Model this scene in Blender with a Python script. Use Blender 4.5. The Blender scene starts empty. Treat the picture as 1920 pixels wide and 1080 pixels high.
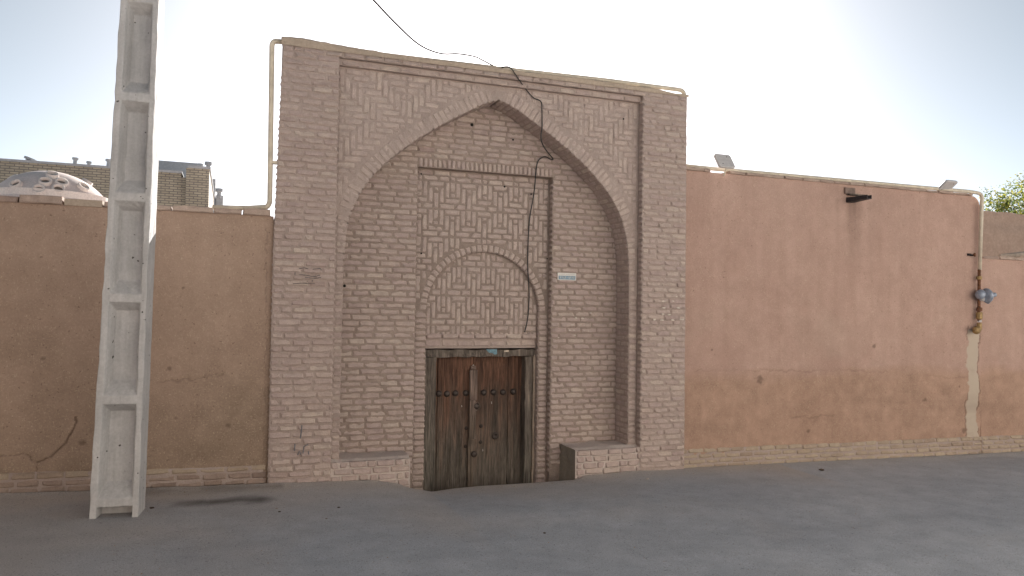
import bpy, bmesh, math, random
import numpy as np
from mathutils import Matrix, Vector

# ------------------------------------------------------------------ camera, sky, sun, exposure
sc = bpy.context.scene
F_PX, CX, CY = 1420.0, 960.0, 540.0
CAM = np.array([-0.38, -7.60, 1.67])
YAW, PITCH, ROLL = map(math.radians, (20.453, 1.70, 0.812))
_r0 = np.array([math.cos(YAW), -math.sin(YAW), 0.0]); _f0 = np.array([math.sin(YAW), math.cos(YAW), 0.0]); _u0 = np.array([0, 0, 1.0])
FW = _f0 * math.cos(PITCH) + _u0 * math.sin(PITCH)
_up = _u0 * math.cos(PITCH) - _f0 * math.sin(PITCH)
RT = _r0 * math.cos(ROLL) + _up * math.sin(ROLL)
UP = _up * math.cos(ROLL) - _r0 * math.sin(ROLL)
cam_d = bpy.data.cameras.new('camera'); cam = bpy.data.objects.new('camera', cam_d)
sc.collection.objects.link(cam); sc.camera = cam
cam.matrix_world = Matrix(((RT[0], UP[0], -FW[0], CAM[0]), (RT[1], UP[1], -FW[1], CAM[1]), (RT[2], UP[2], -FW[2], CAM[2]), (0, 0, 0, 1)))
cam_d.sensor_width = 36.0; cam_d.lens = F_PX / 1920 * 36.0; cam_d.clip_start = 0.05; cam_d.clip_end = 3000

SUN_AZ, SUN_EL = math.radians(20.0), math.radians(22.0)      # azimuth from +Y towards +X
world = bpy.data.worlds.new('World'); sc.world = world; world.use_nodes = True
wn = world.node_tree.nodes; wl = world.node_tree.links
sky = wn.new('ShaderNodeTexSky'); sky.sky_type = 'NISHITA'; sky.sun_disc = False
sky.sun_elevation = SUN_EL; sky.sun_rotation = SUN_AZ; sky.altitude = 1200
sky.air_density = 0.42; sky.dust_density = 2.7; sky.ozone_density = 1.5
bg = wn['Background']; bg.inputs['Strength'].default_value = 0.05
hs = wn.new('ShaderNodeHueSaturation'); hs.inputs['Hue'].default_value = 0.465; hs.inputs['Saturation'].default_value = 0.6      # hazy, milky air
wl.new(sky.outputs[0], hs.inputs['Color']); wl.new(hs.outputs[0], bg.inputs['Color'])
sun_d = bpy.data.lights.new('sun', 'SUN'); sun_d.energy = 5.0; sun_d.angle = math.radians(0.5); sun_d.color = (1.0, 0.95, 0.89)
sun = bpy.data.objects.new('sun', sun_d); sc.collection.objects.link(sun)
_sd = Vector((math.sin(SUN_AZ) * math.cos(SUN_EL), math.cos(SUN_AZ) * math.cos(SUN_EL), math.sin(SUN_EL)))
sun.rotation_euler = _sd.to_track_quat('Z', 'Y').to_euler(); sun.location = (0, 20, 20)
sc.view_settings.view_transform = 'Standard'; sc.view_settings.look = 'None'
sc.view_settings.exposure = 1.6; sc.view_settings.gamma = 1.0; sc.view_settings.use_curve_mapping = False
sc.render.resolution_x = 1024; sc.render.resolution_y = 576

# ------------------------------------------------------------------ helpers
rng = random.Random(11); nrng = np.random.default_rng(5)
COL = sc.collection
def ray(px, py):
    return FW + RT * ((px - CX) / F_PX) - UP * ((py - CY) / F_PX)
def P(px, py, Y):                       # pixel -> point on the plane y = Y
    d = ray(px, py); t = (Y - CAM[1]) / d[1]; return CAM + d * t
def proj_area(o, w, h, n):              # rough size in picture, to find the largest pieces
    v = np.array(o) - CAM; dz = v @ FW
    return w * h * abs(np.dot(n, v) / np.linalg.norm(v)) / (dz * dz) if dz > 0.2 else 0

_tab = nrng.random((64, 256, 256)).astype(np.float32)
def vnoise(x, y, scale, seed=0):        # smooth value noise, -1..1
    t = _tab[seed % 64]; x = np.asarray(x) / scale + 1000.37; y = np.asarray(y) / scale + 1000.71
    xi = np.floor(x).astype(int); yi = np.floor(y).astype(int); fx = x - xi; fy = y - yi
    fx = fx * fx * (3 - 2 * fx); fy = fy * fy * (3 - 2 * fy)
    a = t[xi % 256, yi % 256]; b = t[(xi + 1) % 256, yi % 256]; c = t[xi % 256, (yi + 1) % 256]; d = t[(xi + 1) % 256, (yi + 1) % 256]
    return ((a * (1 - fx) + b * fx) * (1 - fy) + (c * (1 - fx) + d * fx) * fy) * 2 - 1
def fbm(x, y, scale, seed=0, octs=4):
    s = 0; a = 1; tot = 0
    for k in range(octs):
        s = s + a * vnoise(x, y, scale / 2 ** k, seed + k); tot += a; a *= 0.5
    return s / tot
def seg_dist(x, z, pts):                # distance field to a polyline
    d = np.full(np.shape(x), 1e9)
    for (ax, az), (bx, bz) in zip(pts[:-1], pts[1:]):
        vx, vz = bx - ax, bz - az; L = vx * vx + vz * vz + 1e-12
        t = np.clip(((x - ax) * vx + (z - az) * vz) / L, 0, 1)
        d = np.minimum(d, np.hypot(x - ax - t * vx, z - az - t * vz))
    return d

class MB:
    def __init__(s): s.v = []; s.f = []; s.t = []
    def add(s, vs, fs, tint=0.0):
        b = len(s.v); s.v += [tuple(map(float, p)) for p in vs]; s.f += [tuple(b + i for i in q) for q in fs]; s.t += [tint] * len(vs)
    def box(s, x0, x1, y0, y1, z0, z1, tint=0.0):
        s.add([(x0, y0, z0), (x1, y0, z0), (x1, y1, z0), (x0, y1, z0), (x0, y0, z1), (x1, y0, z1), (x1, y1, z1), (x0, y1, z1)],
              [(0, 3, 2, 1), (4, 5, 6, 7), (0, 1, 5, 4), (1, 2, 6, 5), (2, 3, 7, 6), (3, 0, 4, 7)], tint)
    def lathe(s, prof, origin, axis, n=16, tint=0.0, cap=True):
        axis = Vector(axis).normalized(); a = axis.orthogonal().normalized(); b = axis.cross(a); o = Vector(origin); vs = []
        for r, h in prof:
            for k in range(n):
                th = 2 * math.pi * k / n; vs.append(o + axis * h + (a * math.cos(th) + b * math.sin(th)) * r)
        fs = [(i * n + k, i * n + (k + 1) % n, (i + 1) * n + (k + 1) % n, (i + 1) * n + k) for i in range(len(prof) - 1) for k in range(n)]
        if cap: fs += [tuple(range(n - 1, -1, -1)), tuple((len(prof) - 1) * n + k for k in range(n))]
        s.add(vs, fs, tint)
    def tube(s, pts, rad, n=8, tint=0.0):
        pts = [Vector(p) for p in pts]; vs = []; N = len(pts)
        rads = rad if isinstance(rad, (list, tuple)) else [rad] * N
        ref = None
        for i, p in enumerate(pts):
            t = (pts[min(i + 1, N - 1)] - pts[max(i - 1, 0)]).normalized()
            a = t.orthogonal().normalized() if ref is None else (ref - t * ref.dot(t)).normalized()
            ref = a; b = t.cross(a)
            for k in range(n):
                th = 2 * math.pi * k / n; vs.append(p + (a * math.cos(th) + b * math.sin(th)) * rads[i])
        fs = [(i * n + k, i * n + (k + 1) % n, (i + 1) * n + (k + 1) % n, (i + 1) * n + k) for i in range(N - 1) for k in range(n)]
        fs += [tuple(range(n - 1, -1, -1)), tuple((N - 1) * n + k for k in range(n))]
        s.add(vs, fs, tint)
    def mesh(s, name, mat, smooth=False):
        m = bpy.data.meshes.new(name); m.from_pydata(s.v, [], s.f); m.materials.append(mat)
        a = m.attributes.new('tint', 'FLOAT', 'POINT'); a.data.foreach_set('value', np.array(s.t, dtype=np.float32))
        if smooth: m.polygons.foreach_set('use_smooth', np.ones(len(m.polygons), dtype=bool))
        m.update(); return m
    def build(s, name, mat, parent=None, smooth=False):
        return link(name, s.mesh(name, mat, smooth), parent)
def link(name, mesh, parent=None):
    o = bpy.data.objects.new(name, mesh); COL.objects.link(o)
    if parent is not None: o.parent = parent
    return o
def empty(name, loc, label, cat, group=None):
    o = bpy.data.objects.new(name, None); COL.objects.link(o); o.location = loc; o.empty_display_size = 0.2
    return tag(o, label, cat, group)
def tag(o, label, cat, group=None):
    o['label'] = label; o['category'] = cat
    if group: o['group'] = group
    return o
def struct(o): o['kind'] = 'structure'; return o
def wloc(o):                            # world position of an unrotated parent chain
    q = np.zeros(3)
    while o is not None: q = q + np.array(o.location); o = o.parent
    return q
def rel(parent, p): return tuple(np.array(p) - np.array(parent.location))
def fillet(pts, r, n=6):                # round the corners of a pipe run
    pts = [Vector(p) for p in pts]; out = [pts[0]]
    for a, b, c in zip(pts[:-2], pts[1:-1], pts[2:]):
        d1 = (a - b); d2 = (c - b); rr = min(r, d1.length * .45, d2.length * .45)
        p0 = b + d1.normalized() * rr; p1 = b + d2.normalized() * rr
        for k in range(n + 1):
            t = k / n; out.append(p0 * (1 - t) ** 2 + b * 2 * t * (1 - t) + p1 * t * t)
    out.append(pts[-1]); return out
def grid_mesh(name, U, V, fn, mat, attrs=None, keep=None, smooth=True):
    """sheet over U x V; fn(u, v) -> x, y, z arrays; attrs: dict of arrays; keep: mask on cells"""
    uu, vv = np.meshgrid(U, V, indexing='ij'); x, y, z = fn(uu, vv)
    co = np.stack([x, y, z], -1).reshape(-1, 3).astype(np.float32)
    nu, nv = len(U), len(V); idx = np.arange(nu * nv).reshape(nu, nv)
    q = np.stack([idx[:-1, :-1], idx[1:, :-1], idx[1:, 1:], idx[:-1, 1:]], -1)
    q = q[keep] if keep is not None else q.reshape(-1, 4)
    m = bpy.data.meshes.new(name); n = len(q)
    m.vertices.add(len(co)); m.vertices.foreach_set('co', co.ravel())
    m.loops.add(n * 4); m.loops.foreach_set('vertex_index', q.ravel().astype(np.int32))
    m.polygons.add(n); m.polygons.foreach_set('loop_start', np.arange(0, n * 4, 4, dtype=np.int32))
    m.polygons.foreach_set('use_smooth', np.full(n, smooth)); m.update(calc_edges=True); m.validate()
    for k, a in (attrs or {}).items():
        at = m.attributes.new(k, 'FLOAT', 'POINT'); at.data.foreach_set('value', np.asarray(a, dtype=np.float32).ravel())
    m.materials.append(mat); return m
def join_into(mesh, mb):                # append plain faces of an MB to an existing mesh
    bm = bmesh.new(); bm.from_mesh(mesh)
    vs = [bm.verts.new(p) for p in mb.v]
    for f in mb.f: bm.faces.new([vs[i] for i in f])
    bm.to_mesh(mesh); bm.free(); return mesh

# ------------------------------------------------------------------ materials
def newmat(name):
    m = bpy.data.materials.new(name); m.use_nodes = True; nt = m.node_tree
    return m, nt, nt.nodes['Principled BSDF']
def nd(nt, typ, **kw):
    n = nt.nodes.new(typ)
    for k, v in kw.items(): setattr(n, k, v)
    return n
def noise(nt, scale, detail=4, rough=.55, stretch=None):
    g = nd(nt, 'ShaderNodeNewGeometry'); src = g.outputs['Position']
    if stretch:
        mp = nd(nt, 'ShaderNodeMapping'); mp.inputs['Scale'].default_value = stretch; nt.links.new(src, mp.inputs[0]); src = mp.outputs[0]
    n = nd(nt, 'ShaderNodeTexNoise'); n.inputs['Scale'].default_value = scale; n.inputs['Detail'].default_value = detail; n.inputs['Roughness'].default_value = rough
    nt.links.new(src, n.inputs['Vector']); return n.outputs['Fac']
def ramp(nt, fac, stops):
    r = nd(nt, 'ShaderNodeValToRGB'); el = r.color_ramp.elements
    while len(el) < len(stops): el.new(0.5)
    for e, (p, c) in zip(el, stops): e.position = p; e.color = c if len(c) == 4 else (*c, 1)
    nt.links.new(fac, r.inputs[0]); return r.outputs[0]
def mix(nt, fac, a, b, mode='MIX'):
    m = nd(nt, 'ShaderNodeMix', data_type='RGBA', blend_type=mode)
    for sock, val in ((m.inputs[0], fac), (m.inputs[6], a), (m.inputs[7], b)):
        if isinstance(val, (int, float)): sock.default_value = val
        elif isinstance(val, tuple): sock.default_value = val if len(val) == 4 else (*val, 1)
        else: nt.links.new(val, sock)
    return m.outputs[2]
def math_(nt, op, a, b=None):
    m = nd(nt, 'ShaderNodeMath', operation=op)
    for s, v in zip(m.inputs, (a, b)):
        if v is None: continue
        if isinstance(v, (int, float)): s.default_value = v
        else: nt.links.new(v, s)
    return m.outputs[0]
def attr(nt, name): return nd(nt, 'ShaderNodeAttribute', attribute_name=name).outputs['Fac']
def bump(nt, bs, h, strength=.4, dist=.01):
    b = nd(nt, 'ShaderNodeBump'); b.inputs['Strength'].default_value = strength; b.inputs['Distance'].default_value = dist
    nt.links.new(h, b.inputs['Height']); nt.links.new(b.outputs[0], bs.inputs['Normal'])
def g3(a, k=1.0): return tuple(c * k for c in a)

def brick_material(name, stops, smear, smear_amt=.55):
    m, nt, b = newmat(name)
    rnd = math_(nt, 'FRACT', math_(nt, 'ADD', nd(nt, 'ShaderNodeObjectInfo').outputs['Random'], attr(nt, 'tint')))
    c = ramp(nt, rnd, [(p_, (q_[0] * 1.06, q_[1] * 1.085, q_[2] * 1.135)) for p_, q_ in stops])
    n1 = noise(nt, 14, 5); n2 = noise(nt, 90, 4, .65); n3 = noise(nt, 2.3, 4)
    c = mix(nt, .55, c, ramp(nt, n1, [(.25, (.62, .60, .58)), (.75, (1.32, 1.30, 1.26))]), 'MULTIPLY')
    c = mix(nt, math_(nt, 'MULTIPLY', ramp(nt, n3, [(.38, (0, 0, 0)), (.66, (1, 1, 1))]), smear_amt), c, smear)
    c = mix(nt, .5, c, ramp(nt, n2, [(.3, (.72, .71, .70)), (.7, (1.2, 1.2, 1.2))]), 'MULTIPLY')
    nt.links.new(c, b.inputs['Base Color']); b.inputs['Roughness'].default_value = .93; b.inputs['Specular IOR Level'].default_value = .15
    bump(nt, b, math_(nt, 'ADD', n2, math_(nt, 'MULTIPLY', n1, 1.2)), .55, .008); return m
BR = [(0.0, (.405, .318, .278)), (.16, (.445, .356, .305)), (.32, (.38, .292, .262)), (.46, (.425, .335, .295)), (.6, (.475, .392, .33)), (.74, (.40, .31, .28)), (.88, (.44, .352, .312)), (1.0, (.37, .285, .25))]
M_BRICK = brick_material('brick_clay', BR, (.45, .363, .33))
M_PAT = brick_material('brick_pattern', [(p, tuple(.45 * x + .55 * y for x, y in zip(c, (.435, .35, .305)))) for p, c in BR], (.46, .378, .342), .35)
M_BASEBR = brick_material('brick_base', [(0, (.34, .26, .19)), (.4, (.40, .32, .24)), (.7, (.29, .215, .165)), (1, (.37, .29, .22))], (.42, .345, .265), .6)
M_BASEDK = brick_material('brick_base_damp', [(0, (.27, .20, .165)), (.4, (.33, .25, .205)), (.7, (.22, .16, .13)), (1, (.30, .225, .185))], (.34, .265, .215), .5)
M_COPE = brick_material('brick_coping', [(0, (.36, .27, .22)), (.5, (.42, .325, .265)), (1, (.32, .235, .195))], (.38, .29, .24), .4)

def earth_material(name, c0, c1, fine=70, smooth_b=.4):
    m, nt, b = newmat(name)
    c = ramp(nt, noise(nt, 3.1, 5), [(.3, c0), (.7, c1)])
    n = noise(nt, fine, 5, .65)
    c = mix(nt, .5, c, ramp(nt, n, [(.3, (.70, .69, .68)), (.7, (1.22, 1.22, 1.22))]), 'MULTIPLY')
    nt.links.new(c, b.inputs['Base Color']); b.inputs['Roughness'].default_value = .95; b.inputs['Specular IOR Level'].default_value = .1
    bump(nt, b, n, smooth_b, .008); return m
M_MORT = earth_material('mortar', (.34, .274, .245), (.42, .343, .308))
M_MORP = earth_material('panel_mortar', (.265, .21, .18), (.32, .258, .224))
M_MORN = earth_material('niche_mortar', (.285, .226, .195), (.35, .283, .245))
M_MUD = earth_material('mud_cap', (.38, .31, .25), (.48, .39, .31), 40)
M_BENCH = earth_material('bench_plaster', (.52, .45, .42), (.60, .52, .48), 50)
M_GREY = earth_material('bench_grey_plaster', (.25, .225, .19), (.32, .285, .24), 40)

def plaster_material(name, c0, c1, low, streaks=.35):
    m, nt, b = newmat(name)
    big = noise(nt, 1.1, 6, .6); med = noise(nt, 6, 5, .6); fine = noise(nt, 60, 5, .7); straw = noise(nt, 30, 3, .6, (1, 1, .35))
    vert = noise(nt, 4, 4, .55, (1.6, 1, .12))
    c = ramp(nt, big, [(.3, c0), (.7, c1)])
    c = mix(nt, attr(nt, 'low'), c, mix(nt, .55, low, ramp(nt, med, [(.3, (.80, .78, .76)), (.7, (1.15, 1.12, 1.1))]), 'MULTIPLY'))
    c = mix(nt, streaks, c, ramp(nt, vert, [(.3, (.78, .75, .74)), (.7, (1.16, 1.17, 1.2))]), 'MULTIPLY')
    c = mix(nt, .4, c, ramp(nt, med, [(.3, (.80, .79, .78)), (.7, (1.14, 1.14, 1.14))]), 'MULTIPLY')
    c = mix(nt, .45, c, ramp(nt, fine, [(.3, (.75, .74, .73)), (.7, (1.2, 1.2, 1.2))]), 'MULTIPLY')
    s1 = noise(nt, 150, 2, .4, (1, 1, .28)); s2 = noise(nt, 150, 2, .4, (.28, 1, 1))
    c = mix(nt, ramp(nt, s1, [(.66, (0, 0, 0)), (.70, (.45, .45, .45))]), c, (.60, .49, .36)); c = mix(nt, ramp(nt, s2, [(.66, (0, 0, 0)), (.70, (.45, .45, .45))]), c, (.58, .47, .35))
    pit_ = noise(nt, 42, 2, .4); c = mix(nt, ramp(nt, pit_, [(.26, (.6, .6, .6)), (.30, (0, 0, 0))]), c, (.17, .115, .085))
    c = mix(nt, attr(nt, 'pale'), c, (.46, .385, .315))
    c = mix(nt, math_(nt, 'MULTIPLY', attr(nt, 'stain'), .75), c, (.10, .065, .05))
    nt.links.new(c, b.inputs['Base Color']); b.inputs['Roughness'].default_value = .95; b.inputs['Specular IOR Level'].default_value = .1
    bump(nt, b, math_(nt, 'ADD', fine, straw), .45, .008); return m
M_PL_L = plaster_material('straw_mud_plaster_left', (.335, .242, .188), (.405, .296, .232), (.275, .208, .158), .12)
M_PL_R = plaster_material('straw_mud_plaster_right', (.40, .268, .222), (.45, .312, .26), (.375, .25, .185), .25)

def simple(name, col, rough=.6, metal=0.0, var=.25, scale=20, bmp=.15, stretch=None):
    m, nt, b = newmat(name); n = noise(nt, scale, 5, .6, stretch)
    c = mix(nt, 1.0, col, ramp(nt, n, [(.3, (1 - var,) * 3), (.7, (1 + var,) * 3)]), 'MULTIPLY')
    nt.links.new(c, b.inputs['Base Color']); b.inputs['Roughness'].default_value = rough; b.inputs['Metallic'].default_value = metal
    if bmp: bump(nt, b, n, bmp, .005)
    return m
M_PIPE = simple('cream_painted_pipe', (.56, .49, .39), .5, 0, .18, 12)
M_RUST = simple('rusty_steel', (.16, .07, .035), .8, .2, .5, 40)
M_BRASS = simple('yellow_valve_body', (.30, .20, .085), .5, .3, .4, 40)
M_REG = simple('grey_regulator_casting', (.30, .34, .42), .45, .3, .2, 30)
M_WHITE = simple('white_painted_metal', (.50, .48, .48), .5, 0, .1, 25)
M_DARK = simple('dark_iron', (.035, .03, .033), .6, .3, .4, 40)
M_HOLE = simple('dark_hollow', (.012, .01, .009), .95)
M_BLACK = simple('black_cable_rubber', (.03, .028, .028), .6)
M_IRON = simple('stud_iron', (.05, .038, .033), .5, .5, .4, 60)

def concrete_material():
    m, nt, b = newmat('cast_concrete')
    n1 = noise(nt, 3, 6, .6); n2 = noise(nt, 45, 5, .7); n3 = noise(nt, 9, 5, .6, (3, 3, .25)); n4 = noise(nt, 28, 1, .3)
    c = ramp(nt, n1, [(.3, (.43, .425, .43)), (.7, (.56, .55, .55))])
    c = mix(nt, .5, c, ramp(nt, n3, [(.3, (.75, .75, .74)), (.7, (1.15, 1.15, 1.15))]), 'MULTIPLY')
    c = mix(nt, .5, c, ramp(nt, n2, [(.3, (.75, .75, .75)), (.7, (1.15, 1.15, 1.15))]), 'MULTIPLY')
    c = mix(nt, ramp(nt, n4, [(.76, (0, 0, 0)), (.79, (1, 1, 1))]), c, (.09, .085, .08))
    nt.links.new(c, b.inputs['Base Color']); b.inputs['Roughness'].default_value = .9; b.inputs['Specular IOR Level'].default_value = .2
    bump(nt, b, math_(nt, 'ADD', n2, n1), .5, .006); return m
M_CONC = concrete_material()

def wood_material(name, up, lo, dark=1.0):
    m, nt, b = newmat(name)
    g = noise(nt, 22, 6, .7, (3.2, 4, .13)); g2 = noise(nt, 6, 5, .6, (2.2, 2, .35)); fine = noise(nt, 120, 4, .6, (3, 3, .1))
    pos = nd(nt, 'ShaderNodeSeparateXYZ'); nt.links.new(nd(nt, 'ShaderNodeNewGeometry').outputs['Position'], pos.inputs[0])
    zz = math_(nt, 'ADD', pos.outputs[2], math_(nt, 'MULTIPLY', math_(nt, 'SUBTRACT', g2, .5), 1.6))
    f = nd(nt, 'ShaderNodeMapRange'); f.inputs[1].default_value = -.05; f.inputs[2].default_value = .85; nt.links.new(zz, f.inputs[0])
    c = mix(nt, f.outputs[0], lo, up)
    c = mix(nt, .9, c, ramp(nt, g, [(.30, (.25, .23, .22)), (.5, (.9, .9, .9)), (.68, (1.7, 1.66, 1.62))]), 'MULTIPLY')
    c = mix(nt, .85, c, ramp(nt, g2, [(.3, (.38, .36, .35)), (.55, (1.0, 1.0, 1.0)), (.75, (1.55, 1.52, 1.5))]), 'MULTIPLY')
    c = mix(nt, .5, c, ramp(nt, fine, [(.3, (.7, .7, .7)), (.7, (1.2, 1.2, 1.2))]), 'MULTIPLY')
    c = mix(nt, 1.0, c, (dark, dark, dark), 'MULTIPLY')
    nt.links.new(c, b.inputs['Base Color']); b.inputs['Roughness'].default_value = .75; b.inputs['Specular IOR Level'].default_value = .3
    bump(nt, b, math_(nt, 'ADD', g, fine), .8, .010); return m
M_WOOD = wood_material('old_door_wood', (.135, .07, .046), (.15, .126, .104))
M_FRAME = wood_material('weathered_frame_wood', (.175, .145, .122), (.19, .168, .142))
M_STILE = wood_material('door_stile_wood', (.17, .125, .105), (.21, .165, .13))

def ground_material():
    m, nt, b = newmat('dusty_asphalt')
    n1 = noise(nt, .5, 6, .6); n2 = noise(nt, 4, 6, .65); n3 = noise(nt, 130, 4, .7); n4 = noise(nt, 500, 2, .6)
    c = ramp(nt, n1, [(.32, (.37, .40, .45)), (.68, (.445, .47, .515))])
    c = mix(nt, .55, c, ramp(nt, n2, [(.3, (.78, .78, .79)), (.7, (1.18, 1.17, 1.15))]), 'MULTIPLY')
    c = mix(nt, attr(nt, 'dust'), c, (.50, .435, .385))
    c = mix(nt, .8, c, ramp(nt, n3, [(.3, (.55, .55, .55)), (.7, (1.4, 1.4, 1.4))]), 'MULTIPLY')
    st = noise(nt, 1.3, 5, .6, (.12, 1.0, 1)); c = mix(nt, .45, c, ramp(nt, st, [(.3, (.80, .80, .81)), (.7, (1.18, 1.17, 1.15))]), 'MULTIPLY')
    sp = noise(nt, 75, 1, .3); c = mix(nt, ramp(nt, sp, [(.70, (0, 0, 0)), (.74, (.7, .7, .7))]), c, (.44, .40, .37)); sp2 = noise(nt, 58, 1, .3, (1, 1.1, 1.3)); c = mix(nt, ramp(nt, sp2, [(.27, (.6, .6, .6)), (.31, (0, 0, 0))]), c, (.13, .12, .115))
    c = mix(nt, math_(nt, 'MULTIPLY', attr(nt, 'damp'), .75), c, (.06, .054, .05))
    nt.links.new(c, b.inputs['Base Color']); b.inputs['Roughness'].default_value = .9; b.inputs['Specular IOR Level'].default_value = .25
    bump(nt, b, math_(nt, 'ADD', math_(nt, 'ADD', n3, n4), n2), .5, .006); return m
M_GROUND = ground_material()

# ------------------------------------------------------------------ ground
BX = np.array([-60, -12, -2.2, -1.37, -.1, .6, 1.0, 1.22, 1.44, 1.61, 1.83, 2.12, 2.72, 3.22, 3.35, 3.68, 4.02, 4.6, 6.4, 9.1, 10.4, 16, 60])
BZ = np.array([.10, .08, .045, .022, -.01, -.031, -.053, -.094, -.157, -.196, -.178, -.171, -.177, -.175, -.155, -.14, -.135, -.15, -.181, -.233, -.254, -.28, -.3])
BZS = np.interp(BX, [-60, -2, 0, 2, 4, 10, 60], [.10, .04, -.01, -.10, -.14, -.25, -.3])
def ground_z(x, y):
    near = np.clip(1 - (-(np.asarray(y)) / 1.3), 0, 1) ** 1.5
    z = np.interp(x, BX, BZ) * near + np.interp(x, BX, BZS) * (1 - near)
    z = z * np.where(np.abs(y) < 30, 1, .999)
    return z + (fbm(x, y, 1.7, 3) * .014 + fbm(x, y, .35, 9) * .004) * np.clip(-np.asarray(y) / .25, 0, 1)
gx = np.concatenate([[-900, -300, -120, -60, -40, -28], np.arange(-20, -7, 1.0), np.arange(-7, -3, .1), np.arange(-3, 11, .04), np.arange(11, 15, .12), np.arange(15, 30, 1.0), [32, 45, 70, 140, 350, 900]])
gy = np.concatenate([[-900, -300, -120, -60, -36, -24, -18], np.arange(-15, -9, .6), np.arange(-9, -6, .15), np.arange(-6, -.24, .05), np.arange(-.24, -.005, .015), [.005, .03, .06, .3, .56, .62, .7, .8, 1.0, 1.5, 2.5, 4, 7, 12, 20, 40, 90, 250, 900]])
def gfn(x, y):
    z = ground_z(x, y)
    z = z + np.exp(-np.abs(y + .02) / .05) * (.012 + .016 * fbm(x, y, .25, 33)) * ((x < 1.3) | (x > 3.3)) * (y <= 0)
    pit = (x > 1.40) & (x < 3.215) & (y > 0.0) & (y < .75)
    z = np.where(pit, -.62, z); z = np.where(y > 0.0, np.minimum(z, -.06), z)
    far = np.hypot(x, y) > 80
    return x, y, np.where(far, np.minimum(z, -.1), z)
uu, vv = np.meshgrid(gx, gy, indexing='ij')
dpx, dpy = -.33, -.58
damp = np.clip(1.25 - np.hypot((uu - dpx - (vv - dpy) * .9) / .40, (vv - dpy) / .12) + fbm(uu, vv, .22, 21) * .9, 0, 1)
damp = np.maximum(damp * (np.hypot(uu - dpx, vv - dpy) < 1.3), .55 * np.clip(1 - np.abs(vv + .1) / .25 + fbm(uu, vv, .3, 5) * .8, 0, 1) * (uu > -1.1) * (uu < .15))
dust = np.clip(1.0 * np.exp(vv / np.where(uu < 1.5, .95, .5)) + fbm(uu, vv, .9, 30) * .35 - .05, 0, .8) * (uu < 6) + np.clip(.5 * np.exp(vv / .25), 0, .5) * (uu >= 6)
dust = np.maximum(dust, np.clip(.45 - (uu + 1.2) * .35 + fbm(uu, vv, .8, 14) * .3, 0, .55))
gm = grid_mesh('ground', gx, gy, gfn, M_GROUND, {'damp': damp, 'dust': dust})
struct(link('ground', gm))

# ------------------------------------------------------------------ brick factory
BR_CACHE = {}
def brick_geom(w, h, d, r, lean_=True):
    """worn brick in local axes: x length, -y outward, z height; front about y = 0"""
    bv = min(.009, h * .2); xs = [-.5, -.17, .17, .5]
    ring = [(xs[0], -.5), (xs[1], -.5), (xs[2], -.5), (xs[3], -.5), (xs[3], .5), (xs[2], .5), (xs[1], .5), (xs[0], .5)]
    tilt = r.uniform(-.018, .018); tl2 = r.uniform(.06, .34) if lean_ else r.uniform(-.04, .04); chip = r.random() < .22; cc = r.choice([0, 3, 4, 7])
    outer = []; mid = []; inner = []
    for k, (a, b) in enumerate(ring):
        corner = k in (0, 3, 4, 7); cut = r.uniform(.001, .007) if corner else 0
        if chip and k == cc: cut += r.uniform(.006, .016)
        x = a * w + r.uniform(-.0025, .0025) - (cut if a > 0 else -cut) * (1 if corner else 0); z = b * h + r.uniform(-.0028, .0028) - (cut * .5 if b > 0 else -cut * .5)
        y = x * tilt + z * tl2 + r.uniform(-.0012, .0012)
        outer.append((x, d, z)); mid.append((x, y + bv * r.uniform(.6, 1.3), z))
        ins = bv * r.uniform(.7, 1.4); inner.append((x - math.copysign(ins, x) * (1 if corner else .1), y, z - math.copysign(ins, z)))
    fs = []
    for A, B in ((0, 8), (8, 16)):
        for k in range(8): fs.append((A + k, A + (k + 1) % 8, B + (k + 1) % 8, B + k))
    fs.append(tuple(16 + k for k in range(8)))
    return outer + mid + inner, fs
def basis(v, n):
    v = np.array(v, float); v /= np.linalg.norm(v); n = np.array(n, float); n /= np.linalg.norm(n)
    u = np.cross(-n, v); return u, v, n
class Bricks:
    """collects brick specs, then makes the largest ones objects and joins the rest"""
    def __init__(s): s.items = []
    def add(s, o, w, h, d=.05, v=(0, 0, 1), n=(0, -1, 0), parent=None, name='brick', mat=None):
        if w < .018 or h < .014: return
        u, v, n = basis(v, n); s.items.append((np.array(o, float), w, h, d, u, v, n, parent, name, mat))
    def emit(s, limit, rest_parent, rest_name, rest_mat):
        s.items.sort(key=lambda i: -proj_area(i[0], i[1], i[2], i[6])); mb = MB()
        for k, (o, w, h, d, u, v, n, par, name, mat) in enumerate(s.items):
            if k < limit:
                var = rng.randrange(6); key = (round(w, 2), round(h, 3), round(d, 2), var, mat.name, name == 'brick')
                if key not in BR_CACHE:
                    b = MB(); vs, fs = brick_geom(key[0], key[1], key[2], rng, key[5]); b.add(vs, fs); BR_CACHE[key] = b.mesh('brick', mat)
                ob = link(name, BR_CACHE[key], par); q = wloc(par)
                ob.matrix_local = Matrix(((u[0], -n[0], v[0], o[0] - q[0]), (u[1], -n[1], v[1], o[1] - q[1]), (u[2], -n[2], v[2], o[2] - q[2]), (0, 0, 0, 1)))
            else:
                vs, fs = brick_geom(w, h, d, rng, name == 'brick'); V = np.array(vs)
                W = o + V[:, :1] * u + V[:, 1:2] * (-n) + V[:, 2:3] * v
                mb.add(W - np.array(rest_parent.location), fs, rng.random())
        if mb.v:
            r = mb.build(rest_name, rest_mat, rest_parent); r['kind'] = 'stuff'
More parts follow.
